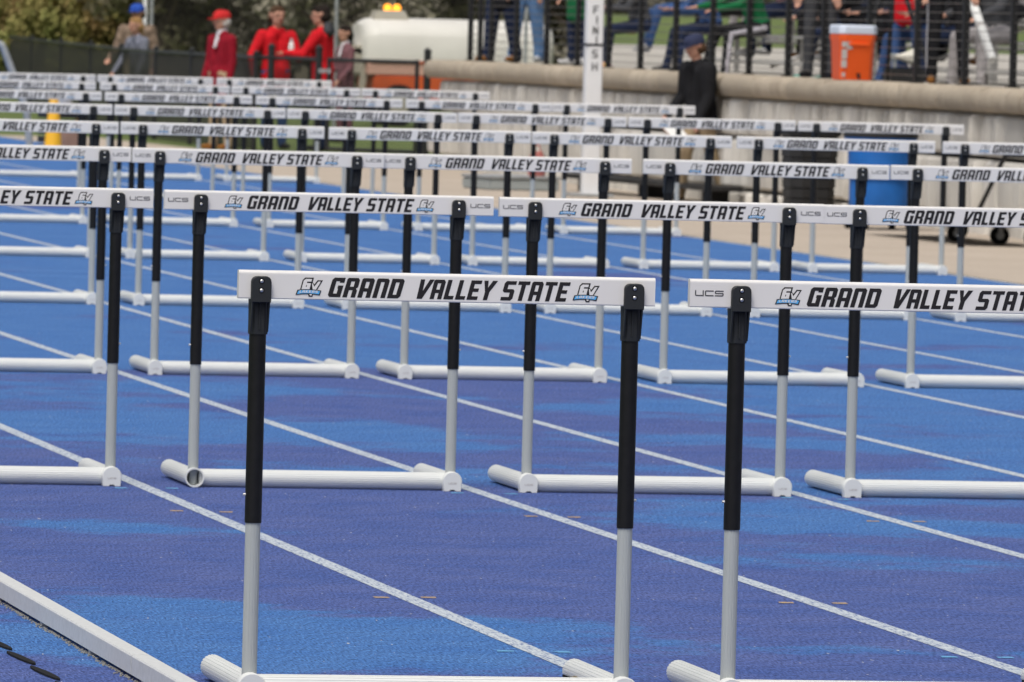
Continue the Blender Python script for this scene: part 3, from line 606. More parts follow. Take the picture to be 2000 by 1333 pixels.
# ------------------------------------------------------------------ chain-link fence with gate, and screened run behind the bend
fence = thing('boundary_fence', 'low black fence with dark wind screen curving away behind the hurdles', 'fence', (13.2, 86, 0))
FPTS = [(x, gnd(x, y_, 1.2)) for x, y_ in ((-60, 62), (15, 71.5), (63, 77.5), (120, 84), (178, 90), (237, 96), (305, 101.5), (375, 105.5), (430, 108.5), (500, 112), (530, 113))]
FO = Vector((13.2, 86, 0))
fpm = MB().tube((0, 0, 0), (0, 0, 1.24), .034, n=10).lathe([(.04, 1.24), (.04, 1.26), (.0, 1.29)], 10).mesh('post', ['fence_black'], True)
tall = MB().tube((0, 0, 0), (0, 0, 1.33), .045, n=12).lathe([(.05, 1.33), (.05, 1.35), (.0, 1.39)], 12).mesh('gate_post', ['fence_black'], True)
for i, (x, q) in enumerate(FPTS):
    g_ = Vector((q.x, q.y, 0))-FO
    link('post', fpm if i not in (1, 10) else tall, fence, g_)
    if i:
        h_ = Vector((FPTS[i-1][1].x, FPTS[i-1][1].y, 0))-FO
        link('top_rail', MB().tube(g_+Vector((0, 0, 1.2)), h_+Vector((0, 0, 1.2)), .024, n=8).mesh('top_rail', ['fence_black'], True), fence)
        if i < 10:
            n_ = Vector((-(g_-h_).y, (g_-h_).x, 0)).normalized()*.004
            vs_ = [h_+Vector((0, 0, .03)), g_+Vector((0, 0, .03)), g_+Vector((0, 0, 1.17)), h_+Vector((0, 0, 1.17))]
            link('wind_screen', MB().add(vs_, [(0, 1, 2, 3)]).mesh('wind_screen', ['wind_screen']), fence)
def chain(mb, a, b, z0, z1, sp=.055, r=.0016):
    a, b = Vector((a[0], a[1], 0)), Vector((b[0], b[1], 0)); L = (b-a).length; d = (b-a)/L; Hh = z1-z0
    u = -Hh
    while u < L:
        for sgn in (1, -1):
            s0, s1 = max(0, u), min(L, u+Hh)
            if s1-s0 < .01: continue
            za, zb = (z0+s0-u, z0+s1-u) if sgn > 0 else (z1-(s0-u), z1-(s1-u))
            mb.tube(a+d*s0+Vector((0, 0, za)), a+d*s1+Vector((0, 0, zb)), r, n=3, caps=False)
        u += sp
G0, G1, G2, G3, G4 = [gnd(x, y_, 1.2) for x, y_ in ((530, 113), (623, 116.5), (643, 117.2), (815, 122.3), (835, 122.8))]
gate = thing('gate', 'black chain-link gate with latch between tall posts, below the red jackets', 'gate', (G2.x, G2.y, 0))
go = Vector((G2.x, G2.y, 0))
for q in (G2, G3): link('stile', MB().tube(Vector((q.x, q.y, .06))-go, Vector((q.x, q.y, 1.23))-go, .026, n=10).mesh('stile', ['fence_black'], True), gate)
for z in (1.2, .09): link('gate_rail', MB().tube(Vector((G2.x, G2.y, z))-go, Vector((G3.x, G3.y, z))-go, .026, n=10).mesh('gate_rail', ['fence_black'], True), gate)
cm_ = MB(); chain(cm_, (G2.x-go.x, G2.y-go.y), (G3.x-go.x, G3.y-go.y), .1, 1.19)
ch = link('chain_mesh', cm_.mesh('chain_mesh', ['fence_black']), gate); ch['kind'] = 'stuff'
link('latch', MB().box(((G1.x-G2.x)/2, (G1.y-G2.y)/2, 1.06), (.13, .05, .05)).tube((0, -.03, 1.03), (0, -.03, 1.09), .02).mesh('latch', ['galvanised']), gate)
link('gate_post', tall, fence, Vector((G1.x, G1.y, 0))-FO); link('gate_post', tall, fence, Vector((G4.x, G4.y, 0))-FO)
link('top_rail', MB().tube(Vector((G0.x, G0.y, 1.2))-FO, Vector((G1.x, G1.y, 1.2))-FO, .024, n=8).mesh('top_rail', ['fence_black'], True), fence)
cm_ = MB(); chain(cm_, (G0.x-FO.x, G0.y-FO.y), (G1.x-FO.x, G1.y-FO.y), .05, 1.19)
ch = link('chain_mesh', cm_.mesh('chain_mesh', ['fence_black']), fence); ch['kind'] = 'stuff'
tf = thing('tall_fence', 'tall galvanised chain-link fence between the spectators and the brush', 'fence', (16, 106, 0))
for xx in (283, 296): 
    q = atY(xx, 40, 106 if xx < 290 else 106.6); link('post', MB().tube((q.x-16, q.y-106, 0), (q.x-16, q.y-106, 4.2), .036 if xx < 290 else .028, n=10).mesh('post', ['white_pvc' if xx < 290 else 'galvanised'], True), tf)
xa, xb = atY(284, 40, 106).x-16, atY(1000, 40, 106).x-16
cm_ = MB(); chain(cm_, (xa, 0), (xb, 0), .05, 3.4, .075, .0016); ch = link('chain_mesh', cm_.mesh('chain_mesh', ['wire_grey']), tf); ch['kind'] = 'stuff'
for xx in (xa+3.0, xa+6.0): link('post', MB().tube((xx, .05, 0), (xx, .05, 3.45), .03, n=10).mesh('post', ['galvanised'], True), tf)
hr = thing('bent_handrail', 'bent silver tube handrail at the far left edge', 'handrail', (*atY(8, 150, 82).xy, 0))
o_ = Vector((*atY(8, 150, 82).xy, 0)); pts = [atY(-40, 84, 82), atY(-2, 85, 82), atY(6, 92, 82), atY(31, 160, 82), atY(52, 215, 82)]
hm = MB(); pts[-1].z = max(.0, pts[-1].z)
for a, b_ in zip(pts[:-1], pts[1:]): hm.tube(a-o_, b_-o_, .045, n=12)
link('tube', hm.tube(pts[-1]-o_, Vector((pts[-1].x+.05, pts[-1].y, 0))-o_, .045).tube(pts[0]-o_, Vector((pts[0].x, pts[0].y, 0))-o_, .045).mesh('tube', ['galvanised'], True), hr)
link('base_plate', MB().box(Vector((pts[-1].x+.05, pts[-1].y, .012))-o_, (.2, .2, .02)).mesh('base_plate', ['galvanised']), hr)

# ------------------------------------------------------------------ service truck behind the fence
tx0, tx1 = atY(715, 60, 112).x, atY(1085, 60, 112).x; TL = tx1-tx0
tk = thing('service_truck', 'cream and orange service vehicle with two amber beacons behind the fence', 'truck', ((tx0+tx1)/2, 112.8, 0))
tsec = [(-.80, 1.04), (-.80, 1.45), (-.72, 1.60), (-.52, 1.72), (0, 1.76), (.52, 1.72), (.72, 1.60), (.80, 1.45), (.80, 1.04)]
link('tank', MB().loft([[(x, y_*k, 1.04+(z-1.04)*k) for y_, z in tsec] for x, k in ((-TL/2, .86), (-TL/2+.10, .97), (-TL/2+.25, 1), (TL/2-.25, 1), (TL/2-.08, .96), (TL/2, .86))]).mesh('tank', ['cream_paint'], True, 50), tk)
link('skirt', MB().box((0, 0, .93), (TL-.1, 1.58, .215), bev=.02).mesh('skirt', ['salmon_panel']), tk)
link('chassis', MB().box((.05, 0, .58), (TL-.2, 1.62, .48), bev=.03).mesh('chassis', ['orange_paint']), tk)
link('stripe', MB().box((0, -.805, 1.045), (TL-.2, .02, .03)).mesh('stripe', ['orange_paint']), tk)
link('front_frame', MB().box((-TL/2+.02, -.5, .75), (.10, .08, .9), rot=Matrix.Rotation(.12, 3, 'Y')).box((-TL/2-.12, -.2, 1.25), (.35, .5, .10), rot=Matrix.Rotation(.45, 3, 'Y')).box((-TL/2-.05, 0, 1.05), (.3, .9, .5), bev=.05).mesh('front_frame', ['grey_beige']), tk)
lb = link('light_box', MB().loft([[(x, y_, z) for x, y_ in ((-.30, -.3), (.30, -.3), (.30, .3), (-.30, .3))] for z in (1.62, 1.70)]+[[(x*.75, y_*.8, 1.88) for x, y_ in ((-.30, -.3), (.30, -.3), (.30, .3), (-.30, .3))]]).mesh('light_box', ['grey_beige']), tk, (-TL/2+.48, -.15, 0))
bmn = MB().lathe([(.05, -.02), (.062, 0), (.066, .06), (.05, .11), (0, .125)], 14).mesh('beacon', ['amber_lamp'], True)
for xx, yy in ((757, 18), (775, 22)):
    q = atY(xx, yy, 112.5); link('beacon', bmn, tk, (q.x-(tx0+tx1)/2, -.3, 1.86))
wm = MB().tube((0, -.11, 0), (0, .11, 0), .34, n=24).mesh('wheel', ['rubber_black'], True); hb = MB().tube((0, -.125, 0), (0, .125, 0), .17, n=16).mesh('hub', ['grey_beige'], True)
for sx in (-1, 1):
    for sy in (-1, 1):
        wh = link('wheel', wm, tk, (sx*TL*.32, sy*.74, .34)); link('hub', hb, wh)

# ------------------------------------------------------------------ cones and boxes at the far left of the track
def cone(label, px, py, k):
    g_ = gnd(px, py); c_ = thing('traffic_cone', label, 'cone', (g_.x, g_.y, 0), R(20), 'yellow cones at the far end of the track')
    link('body', MB().lathe([(.115*k, .03), (.11*k, .05), (.048*k, .70*k+.03), (.03*k, .74*k+.03)], 20).mesh('body', ['cone_yellow'], True), c_)
    link('base', MB().box((0, 0, .016), (.27*k, .27*k, .03), bev=.008).mesh('base', ['rubber_black']), c_)
cone('tall yellow traffic cone at the far left end of the track', 103, 303, 1.0)
cone('smaller yellow traffic cone beside the dark crate', 151, 300, .62)
g_ = gnd(132, 301); cr_ = thing('crate', 'dark plastic crate between the two yellow cones', 'crate', (g_.x, g_.y+.6, 0), R(12))
cw = MB()
for z in (.06, .16, .26, .36, .46): 
    for s in (-1, 1): cw.box((0, s*.21, z), (.46, .02, .07)).box((s*.22, 0, z), (.02, .40, .07))
link('slats', cw.mesh('slats', ['bin_black']), cr_); link('floor', MB().box((0, 0, .015), (.44, .40, .02)).mesh('floor', ['bin_black']), cr_)
bx = thing('carton', 'brown carton in front of the dark crate', 'box', (g_.x+.03, g_.y+.15, 0), R(12))
link('body', MB().box((0, 0, .15), (.17, .20, .30)).mesh('body', ['cardboard']), bx); link('flap', MB().box((0, -.05, .304), (.165, .10, .006), rot=Matrix.Rotation(.1, 3, 'X')).mesh('flap', ['cardboard']), bx)
bu = thing('bucket', 'white bucket standing on the dark crate', 'bucket', (g_.x, g_.y+.6, .505))
link('body', MB().lathe([(.10, 0), (.125, .20), (.13, .205), (.13, .22), (.118, .215), (.095, .02), (0, .02)], 18).mesh('body', ['white_pvc'], True), bu)
link('floorboard', MB().box((0, 0, -.006), (.36, .36, .010)).mesh('floorboard', ['bin_black']), bu)

# ------------------------------------------------------------------ people
def cloth(name, col, n=(9, .25), c2=None): mat(name, col, .85, .15, noise=(n[0], n[1]) if c2 is None else (n[0], 0, c2), bump=(22, .5)); return name
cloth('skin', (0.50, 0.27, 0.19), (3, .1)); MATS['skin'].node_tree.nodes['Principled BSDF'].inputs['Roughness'].default_value = .55
cloth('red_jacket', (0.62, 0.012, 0.020)); cloth('burgundy', (0.26, 0.008, 0.020)); cloth('camo', (0.30, 0.22, 0.16), (16, 0), (0.10, 0.07, 0.05)); cloth('grey_knit', (0.19, 0.20, 0.245)); cloth('plaid', (0.24, 0.10, 0.11), (25, 0), (0.09, 0.05, 0.06))
cloth('black_cloth', (0.014, 0.014, 0.016)); cloth('navy_cloth', (0.016, 0.024, 0.055)); cloth('denim_light', (0.13, 0.24, 0.44)); cloth('denim', (0.05, 0.10, 0.24)); cloth('green_cloth', (0.012, 0.14, 0.05)); cloth('khaki', (0.42, 0.32, 0.20)); cloth('pink_knit', (0.62, 0.48, 0.48)); cloth('grey_sweat', (0.34, 0.32, 0.32)); cloth('charcoal', (0.06, 0.062, 0.068)); cloth('white_cloth', (0.66, 0.66, 0.68)); cloth('stripe', (0.50, 0.48, 0.52)); cloth('red_cap', (0.60, 0.03, 0.03)); cloth('blue_cap', (0.03, 0.09, 0.42)); cloth('navy_cap', (0.035, 0.042, 0.085))
cloth('hair_dark', (0.02, 0.014, 0.011)); cloth('hair_blond', (0.34, 0.20, 0.08)); cloth('hair_white', (0.52, 0.50, 0.46)); cloth('hair_brown', (0.08, 0.045, 0.025)); cloth('shoe_black', (0.02, 0.02, 0.022)); cloth('shoe_white', (0.6, 0.6, 0.6)); cloth('shoe_brown', (0.28, 0.12, 0.03)); cloth('shoe_pink', (0.55, 0.10, 0.25), (20, 0), (0.6, 0.45, 0.1)); cloth('shoe_green', (0.03, 0.25, 0.14)); cloth('shoe_teal', (0.25, 0.5, 0.42)); cloth('eye_dark', (0.03, 0.02, 0.02)); cloth('lip', (0.36, 0.12, 0.10))
ICO = None
def _ico():
    global ICO
    bm = bmesh.new(); bmesh.ops.create_icosphere(bm, subdivisions=2, radius=1); ICO = ([v.co.copy() for v in bm.verts], [tuple(v.index for v in f.verts) for f in bm.faces]); bm.free()
_ico()
def remesh(segs, name, mats, voxel):
    """union of tapered capsules -> one continuous skin; each face takes the material of its nearest capsule"""
    mb = MB()
    for p0, r0, p1, r1, z in segs:
        p0, p1 = Vector(p0), Vector(p1); d = p1-p0; L = d.length
        if L < 1e-4: mb.add([p0+v*r0 for v in ICO[0]], ICO[1]); continue
        qt = d.to_track_quat('Z', 'Y')
        mb.add([(p1 if v.z > 0 else p0)+(qt @ (v*(r1 if v.z > 0 else r0))) for v in ICO[0]], ICO[1])
    me = bpy.data.meshes.new('tmp'); me.from_pydata(mb.v, [], mb.f); o = bpy.data.objects.new('tmp', me); COL.objects.link(o)
    md = o.modifiers.new('r', 'REMESH'); md.mode = 'VOXEL'; md.voxel_size = voxel; md.adaptivity = 0
    sm_ = o.modifiers.new('s', 'SMOOTH'); sm_.factor = .5; sm_.iterations = 3
    dg = bpy.context.evaluated_depsgraph_get(); me2 = bpy.data.meshes.new_from_object(o.evaluated_get(dg)); bpy.data.objects.remove(o); bpy.data.meshes.remove(me)
    me2.name = name; me2.materials.clear()
    for q in mats: me2.materials.append(MATS[q])
    n = len(me2.polygons); c = np.empty(n*3); me2.polygons.foreach_get('center', c); c = c.reshape(n, 3); best = np.full(n, 1e9); zi = np.zeros(n, int)
    for p0, r0, p1, r1, z in segs:
        a = np.array(p0); d = np.array(p1)-a; L2 = max(d@d, 1e-9); tt = np.clip(((c-a)@d)/L2, 0, 1)
        ds = np.linalg.norm(c-a-tt[:, None]*d, axis=1)-(r0+(r1-r0)*tt)
        k = ds < best; best[k] = ds[k]; zi[k] = z
    me2.polygons.foreach_set('material_index', zi.astype(np.int32)); me2.polygons.foreach_set('use_smooth', np.ones(n, bool)); me2.update()
    return me2
PEOPLE = 0
def person(label, loc, rz, Hgt, top, pants, shoes, hair='hair_dark', arms=((5, 8, 12), (5, 8, 12)), legs=((2, 3, 4), (-2, 3, 2)), lean=0, seat=None, coat=0.0, bulk=1.0, cap=None, collar=None, stripe=None, hairlen=0, headyaw=0, headtilt=0, voxel=.015, group=None, fingers=40, lb=None):
    global PEOPLE
    S = Hgt/1.78; Z = {'skin': 0, 'top': 1, 'pants': 2, 'shoes': 3, 'eye': 4, 'lip': 5, 'collar': 6, 'stripe': 7}
    mats = ['skin', top, pants, shoes, 'eye_dark', 'lip', collar or top, stripe or pants]
    V = Vector; sg = []
    def seg(p0, r0, p1, r1, z): sg.append((tuple(V(p0)*S), r0*S, tuple(V(p1)*S), r1*S, Z[z]))
    P = V((0, 0, 0.0)); u = V((0, -math.sin(R(lean)), math.cos(R(lean)))); fw = V((0, -math.cos(R(lean)), -math.sin(R(lean))))
    k = bulk
    # legs
    low = []; k = lb or min(bulk, 1.15)
    for s, (f, a, kn) in zip((-1, 1), legs):
        hip = P+V((s*.09, 0, -.03)); d1 = V((s*math.sin(R(a)), -math.sin(R(f))*math.cos(R(a)), -math.cos(R(f))*math.cos(R(a)))); knee = hip+d1*.43
        d2 = V((s*math.sin(R(a))*.6, -math.sin(R(f-kn)), -math.cos(R(f-kn)))).normalized(); ank = knee+d2*.42
        seg(hip, .092*k, knee, .062*k, 'pants'); seg(knee, .062*k, ank, .047*k, 'pants'); seg(ank+d2*-.05, .055*k, ank+d2*.01, .052*k, 'pants')
        if stripe: seg(hip+V((s*.072, 0, 0)), .034, knee+V((s*.048, 0, 0)), .028, 'stripe'); seg(knee+V((s*.048, 0, 0)), .028, ank+V((s*.034, 0, 0)), .024, 'stripe')
        fd = V((s*.12, -1, 0)).normalized(); hl_ = ank+V((0, .02, -.035)); seg(hl_, .040, hl_+fd*.17+V((0, 0, -.008)), .034, 'shoes'); seg(hl_+V((0, 0, -.012)), .036, hl_+fd*.10+V((0, 0, -.010)), .042, 'shoes'); low.append((hl_.z-.052))
    # trunk
    k = bulk
    seg(P+V((-.07, 0, 0)), .105*min(k, 1.15), P+V((.07, 0, 0)), .105*min(k, 1.15), 'pants')
    for s in (-1, 1):
        k2 = 1+.35*(k-1)
        seg(P+u*.10+V((s*.05*k, 0, 0)), .104*k2, P+u*.37+V((s*.088*k, 0, 0)), .112*k2, 'top')
        seg(P+u*.02+V((s*.06*k, 0, 0)), .110*k2, P+u*.12+V((s*.052*k, 0, 0)), .108*k2, 'top')
        if coat: seg(P+u*.05+V((s*.062, 0, 0)), .112*k2, P-u*coat+V((s*.075*k, 0, 0)), .108*k2, 'top'); seg(P+u*.02+V((s*.03, 0, 0)), .122*k2, P-u*coat+V((s*.04, 0, 0)), .116*k2, 'top')
    NB = P+u*.51; KS = 1+.6*(k-1); seg(NB+V((-.135*KS, 0, 0))-u*.075, .066, NB+V((.135*KS, 0, 0))-u*.075, .066, 'top'); seg(NB-u*.04+V((-.05, 0, 0)), .075, NB-u*.04+V((.05, 0, 0)), .075, 'top')
    seg(NB-u*.02, .056, NB+u*.08, .052, 'skin')
    if collar: seg(NB-u*.005+fw*.01, .066, NB+u*.03-fw*.015, .064, 'collar'); seg(NB+fw*.055-u*.02, .030, P+u*.33+fw*.118, .022, 'collar')
    # head
    hy = Matrix.Rotation(R(headyaw), 3, 'Z') @ Matrix.Rotation(R(headtilt), 3, 'X'); HC = NB+u*.165+fw*.015
    def hp(x, y, z): return HC+hy @ V((x, y, z))
    def hs_(p0, r0, p1, r1, z): seg(hp(*p0), r0, hp(*p1), r1, z)
    hs_((0, .018, .020), .094, (0, -.018, .022), .088, 'skin'); hs_((0, -.030, -.03), .070, (0, -.050, -.088), .040, 'skin'); hs_((-.028, -.02, -.06), .045, (.028, -.02, -.06), .045, 'skin')
    hs_((0, -.098, .012), .012, (0, -.116, -.026), .016, 'skin')
    for s in (-1, 1):
        hs_((s*.088, .008, -.012), .016, (s*.092, .014, .018), .020, 'skin'); hs_((s*.033, -.096, .014), .011, (s*.033, -.096, .014), .011, 'eye'); hs_((s*.020, -.100, .034), .009, (s*.048, -.094, .034), .008, 'eye' if False else 'skin')
    hs_((-.020, -.092, -.058), .0085, (.020, -.092, -.058), .0085, 'lip')
    # arms
    for s, (f, a, e) in zip((-1, 1), arms):
        sh = NB-u*.080+V((s*.170*KS, 0, 0)); sh_in = NB-u*.06+V((s*.11, 0, 0))
        d1 = V((s*math.tan(R(a)), -math.sin(R(f-0)), -math.cos(R(f)))).normalized(); el = sh+d1*.285
        inw = -s*.35 if e > 45 else s*.04
        d2 = V((inw, -math.sin(R(f+e)), -math.cos(R(f+e)))).normalized(); wr = el+d2*.25
        seg(sh, .064*k, el, .050*k, 'top'); seg(el, .050*k, wr, .036*k, 'top'); seg(wr-d2*.03, .030, wr+d2*.02, .027, 'skin')
        side = V((1, 0, 0)) if abs(d2.x) < .8 else V((0, 0, 1)); ac = (side-d2*side.dot(d2)).normalized(); bn = d2.cross(ac)
        pc = wr+d2*.05; seg(pc-ac*.022, .020, pc+ac*.022+d2*.02, .020, 'skin'); seg(pc+d2*.03-ac*.024, .018, pc+d2*.03+ac*.024, .018, 'skin')
        for j, (o2, ln) in enumerate(((-.030, .062), (-.010, .074), (.011, .070), (.031, .055))):
            b0 = pc+d2*.045+ac*o2; b1 = b0+d2*ln*.55; cu = R(fingers); b2 = b1+(d2*math.cos(cu)+bn*math.sin(cu)*(-1 if s > 0 else 1))*ln*.5
            seg(b0, .0105, b1, .010, 'skin'); seg(b1, .010, b2, .009, 'skin')
        th = wr+d2*.03-ac*.028; seg(th, .013, th-ac*.028+d2*.035, .011, 'skin'); seg(th-ac*.028+d2*.035, .011, th-ac*.030+d2*.062, .010, 'skin')
    z0 = -min(low)*S; 
    base = V(loc); root = thing('person', label, 'person', (base.x, base.y, base.z), rz, group)
    zp = z0 if seat is None else seat+.095*S
    bd = link('body', remesh(sg, 'body', mats, voxel), root, (0, 0, zp)); PEOPLE += 1
    # hair and cap
    h = []
    def hh_(p0, r0, p1, r1): h.append((tuple(hp(*p0)*S), r0*S, tuple(hp(*p1)*S), r1*S, 0))
    if cap: hh_((-.03, .040, -.025), .078, (.03, .040, -.025), .078); hh_((-.080, .02, -.01), .022, (.080, .02, -.01), .022)
    else: hh_((0, .022, .038), .099, (0, -.012, .045), .089); hh_((-.04, .05, -.02), .072, (.04, .05, -.02), .072); hh_((-.035, -.055, .085), .035, (.035, -.055, .085), .035)
    for i in range(hairlen): hh_((0, .075, -.05-i*.05), .060, (0, .085, -.09-i*.05), .050)
    link('hair', remesh(h, 'hair', [hair], .014), root, (0, 0, zp))
    if cap:
        dm = MB(); n = 20; prof = [(.108, .022), (.110, .045), (.103, .080), (.080, .110), (.045, .126), (0.0, .130)]
        vs_ = [hp(r_*math.cos(2*math.pi*i/n)*.97, .004+r_*math.sin(2*math.pi*i/n)*1.06, z_)*S for i in range(n) for r_, z_ in prof]; kk = len(prof)
        dm.add(vs_, [(i*kk+j, ((i+1) % n)*kk+j, ((i+1) % n)*kk+j+1, i*kk+j+1) for i in range(n) for j in range(kk-1)])
        br = [(-.085, -.075), (-.075, -.145), (-.040, -.180), (0, -.190), (.040, -.180), (.075, -.145), (.085, -.075)]
        dm.loft([[hp(x, y_, .030-abs(x)*.15+dz-(abs(y_)-.07)*.15)*S for x, y_ in br] for dz in (0, .008)])
        link('cap', dm.mesh('cap', [cap], True, 60), root, (0, 0, zp))
    return root, zp, S, {'NB': NB}
PG = 'spectators and officials'
W_ = lambda d: R(d)
def on_terrace(px, X): q = atX(px, 150, X); return (q.x, q.y, 1.241)
# left group by the fence
person('man in blue cap and brown camouflage jacket behind the fence', (*atY(266, 150, 101).xy, 0), W_(-30), 1.88, 'camo', 'khaki', 'shoe_brown', 'hair_brown', cap='blue_cap', arms=((15, 16, 40), (5, 16, 20)), bulk=1.32, group=PG)
person('blond person in grey top standing against the dark fence', (*atY(272, 150, 97.6).xy, 0), W_(-65), 1.68, 'grey_knit', 'black_cloth', 'shoe_black', 'hair_blond', hairlen=3, lean=6, bulk=1.2, arms=((12, 22, 25), (10, 12, 20)), group=PG)
person('man in red cap and burgundy blazer with khaki trousers', (*atY(432, 150, 83.6).xy, 0), W_(-62), 1.80, 'burgundy', 'khaki', 'shoe_brown', 'hair_white', cap='red_cap', collar='white_cloth', coat=.28, bulk=1.18, arms=((4, 8, 16), (0, 8, 12)), headyaw=-12, group=PG)
person('young man in red quarter-zip jacket facing the camera', (*atY(538, 150, 85.2).xy, 0), W_(16), 1.88, 'red_jacket', 'denim', 'shoe_black', 'hair_brown', collar=None, coat=.15, bulk=1.22, arms=((4, 30, 20), (22, 14, 75)), group=PG)
pr_, zp_, S_, J_ = person('man in red hooded jacket seen from behind at the gate', (*atY(630, 150, 84.4).xy, 0), W_(-118), 1.90, 'red_jacket', 'navy_cloth', 'shoe_black', 'hair_dark', coat=.15, bulk=1.28, arms=((30, 16, 62), (32, 18, 60)), lean=2, headyaw=15, group=PG)
hd = [(tuple((J_['NB']+Vector((x, .085, z)))*S_), .062*S_, tuple((J_['NB']+Vector((x*.6, .075, z+.075)))*S_), .045*S_, 0) for x, z in ((-.06, -.02), (0, -.04), (.06, -.02))]
link('hood', remesh(hd, 'hood', ['charcoal'], .016), pr_, (0, 0, zp_))
person('person in maroon plaid shirt behind the red hooded jacket', (*atY(674, 150, 92).xy, 0), W_(-70), 1.64, 'plaid', 'plaid', 'shoe_black', 'hair_dark', hairlen=2, collar='white_cloth', arms=((10, 8, 60), (8, 8, 40)), group=PG)
bt = thing('water_bottle', 'pale drink bottle held by the young man in red', 'bottle', (*atY(569, 100, 84.85).xy, atY(569, 112, 84.85).z))
link('body', MB().lathe([(.034, 0), (.037, .01), (.037, .15), (.030, .18), (.016, .20)], 14).mesh('body', ['paper_white'], True), bt); link('lid', MB().lathe([(.018, .20), (.018, .225), (.010, .24)], 12).mesh('lid', ['galvanised'], True), bt)
# man walking along the wall
bmX = atY(1370, 200, 59.2)
person('man in navy cap and black jacket walking below the wall', (bmX.x, 59.2, 0.004), W_(-72), 1.68, 'black_cloth', 'khaki', 'shoe_black', 'hair_brown', cap='navy_cap', lean=7, headtilt=14, coat=.06, bulk=1.48, arms=((4, 8, 38), (2, 10, 24)), legs=((14, 2, 6), (-10, 2, 12)), voxel=.013, group=PG)
pp = thing('clipboard', 'white papers held low by the man in the black jacket', 'papers', (*atY(1322, 258, 59.0).xy, atY(1322, 262, 59.0).z), R(20))
link('board', MB().box((0, 0, 0), (.22, .30, .006), rot=Matrix.Rotation(.5, 3, 'X')).mesh('board', ['cardboard']), pp); link('sheet', MB().box((0, -.002, .006), (.20, .27, .003), rot=Matrix.Rotation(.5, 3, 'X')).mesh('sheet', ['paper_white']), pp)
# terrace, left to right
person('standing spectator in dark navy jeans and black jacket behind the railing', on_terrace(978, 15.0), W_(-60), 1.82, 'black_cloth', 'navy_cloth', 'shoe_brown', bulk=1.22, coat=.25, legs=((8, 3, 4), (-6, 3, 4)), lb=1.45, group=PG)
person('standing spectator in light blue jeans next to the dark navy jeans', on_terrace(1026, 15.5), W_(-40), 1.78, 'grey_knit', 'denim_light', 'shoe_white', 'hair_brown', bulk=1.2, lb=1.35, legs=((6, 4, 2), (-6, 3, 2)), group=PG)
person('standing spectator in long green coat left of the finish post', on_terrace(1126, 15.6), W_(-70), 1.72, 'green_cloth', 'navy_cloth', 'shoe_white', 'hair_blond', coat=.34, bulk=1.12, group=PG)
person('seated spectator in navy leggings and pink shoes right of the finish post', on_terrace(1252, 16.18), W_(-88), 1.68, 'charcoal', 'navy_cloth', 'shoe_pink', 'hair_brown', seat=.425, legs=((80, 5, 82), (84, 6, 78)), arms=((35, 8, 55), (30, 8, 60)), lean=14, hairlen=2, group=PG)
person('seated blond spectator in denim jacket above the man in black', on_terrace(1388, 16.24), W_(-80), 1.68, 'denim', 'navy_cloth', 'shoe_black', 'hair_blond', seat=.425, legs=((82, 4, 70), (82, 6, 74)), arms=((30, 10, 60), (30, 8, 60)), lean=16, hairlen=4, group=PG)
person('seated spectator in green jacket and black striped track pants', on_terrace(1478, 16.12), W_(-76), 1.78, 'green_cloth', 'black_cloth', 'shoe_green', 'hair_dark', seat=.425, legs=((84, 6, 66), (80, 8, 72)), arms=((50, 10, 30), (45, 8, 35)), lean=20, stripe='stripe', group=PG)
person('standing spectator in pale pink sweater left of the orange cooler', on_terrace(1600, 15.0), W_(-30), 1.72, 'pink_knit', 'charcoal', 'shoe_black', 'hair_brown', bulk=1.06, hairlen=3, arms=((4, 4, 10), (4, 4, 10)), group=PG)
person('seated spectator in dark clothes directly behind the orange cooler', on_terrace(1668, 16.15), W_(-70), 1.76, 'black_cloth', 'navy_cloth', 'shoe_teal', 'hair_dark', seat=.425, legs=((84, 8, 80), (82, 6, 76)), arms=((40, 6, 30), (40, 6, 30)), lean=24, group=PG)
person('standing spectator in long red coat and jeans behind the megaphone', on_terrace(1768, 15.75), W_(-50), 1.74, 'red_jacket', 'denim', 'shoe_black', 'hair_brown', coat=.30, arms=((10, 6, 30), (0, 6, 20)), group=PG)
person('standing spectator in black pants with white side stripe and brown shoes', on_terrace(1848, 15.0), W_(-8), 1.80, 'black_cloth', 'black_cloth', 'shoe_brown', 'hair_dark', stripe='white_cloth', bulk=1.06, legs=((2, 4, 2), (6, 5, 4)), group=PG)
person('seated spectator in grey sweatpants holding a white roll', on_terrace(1952, 16.14), W_(-58), 1.80, 'charcoal', 'grey_sweat', 'shoe_black', 'hair_dark', seat=.425, legs=((84, 10, 84), (84, 10, 80)), arms=((42, 6, 30), (38, 6, 36)), lean=10, bulk=1.12, group=PG)
person('seated spectator in blue jeans and navy top beside the striped pants', on_terrace(1818, 16.12), W_(-80), 1.72, 'navy_cloth', 'denim', 'shoe_black', 'hair_brown', seat=.425, legs=((80, 6, 70), (86, 6, 96)), arms=((35, 8, 50), (35, 8, 50)), lean=12, group=PG)
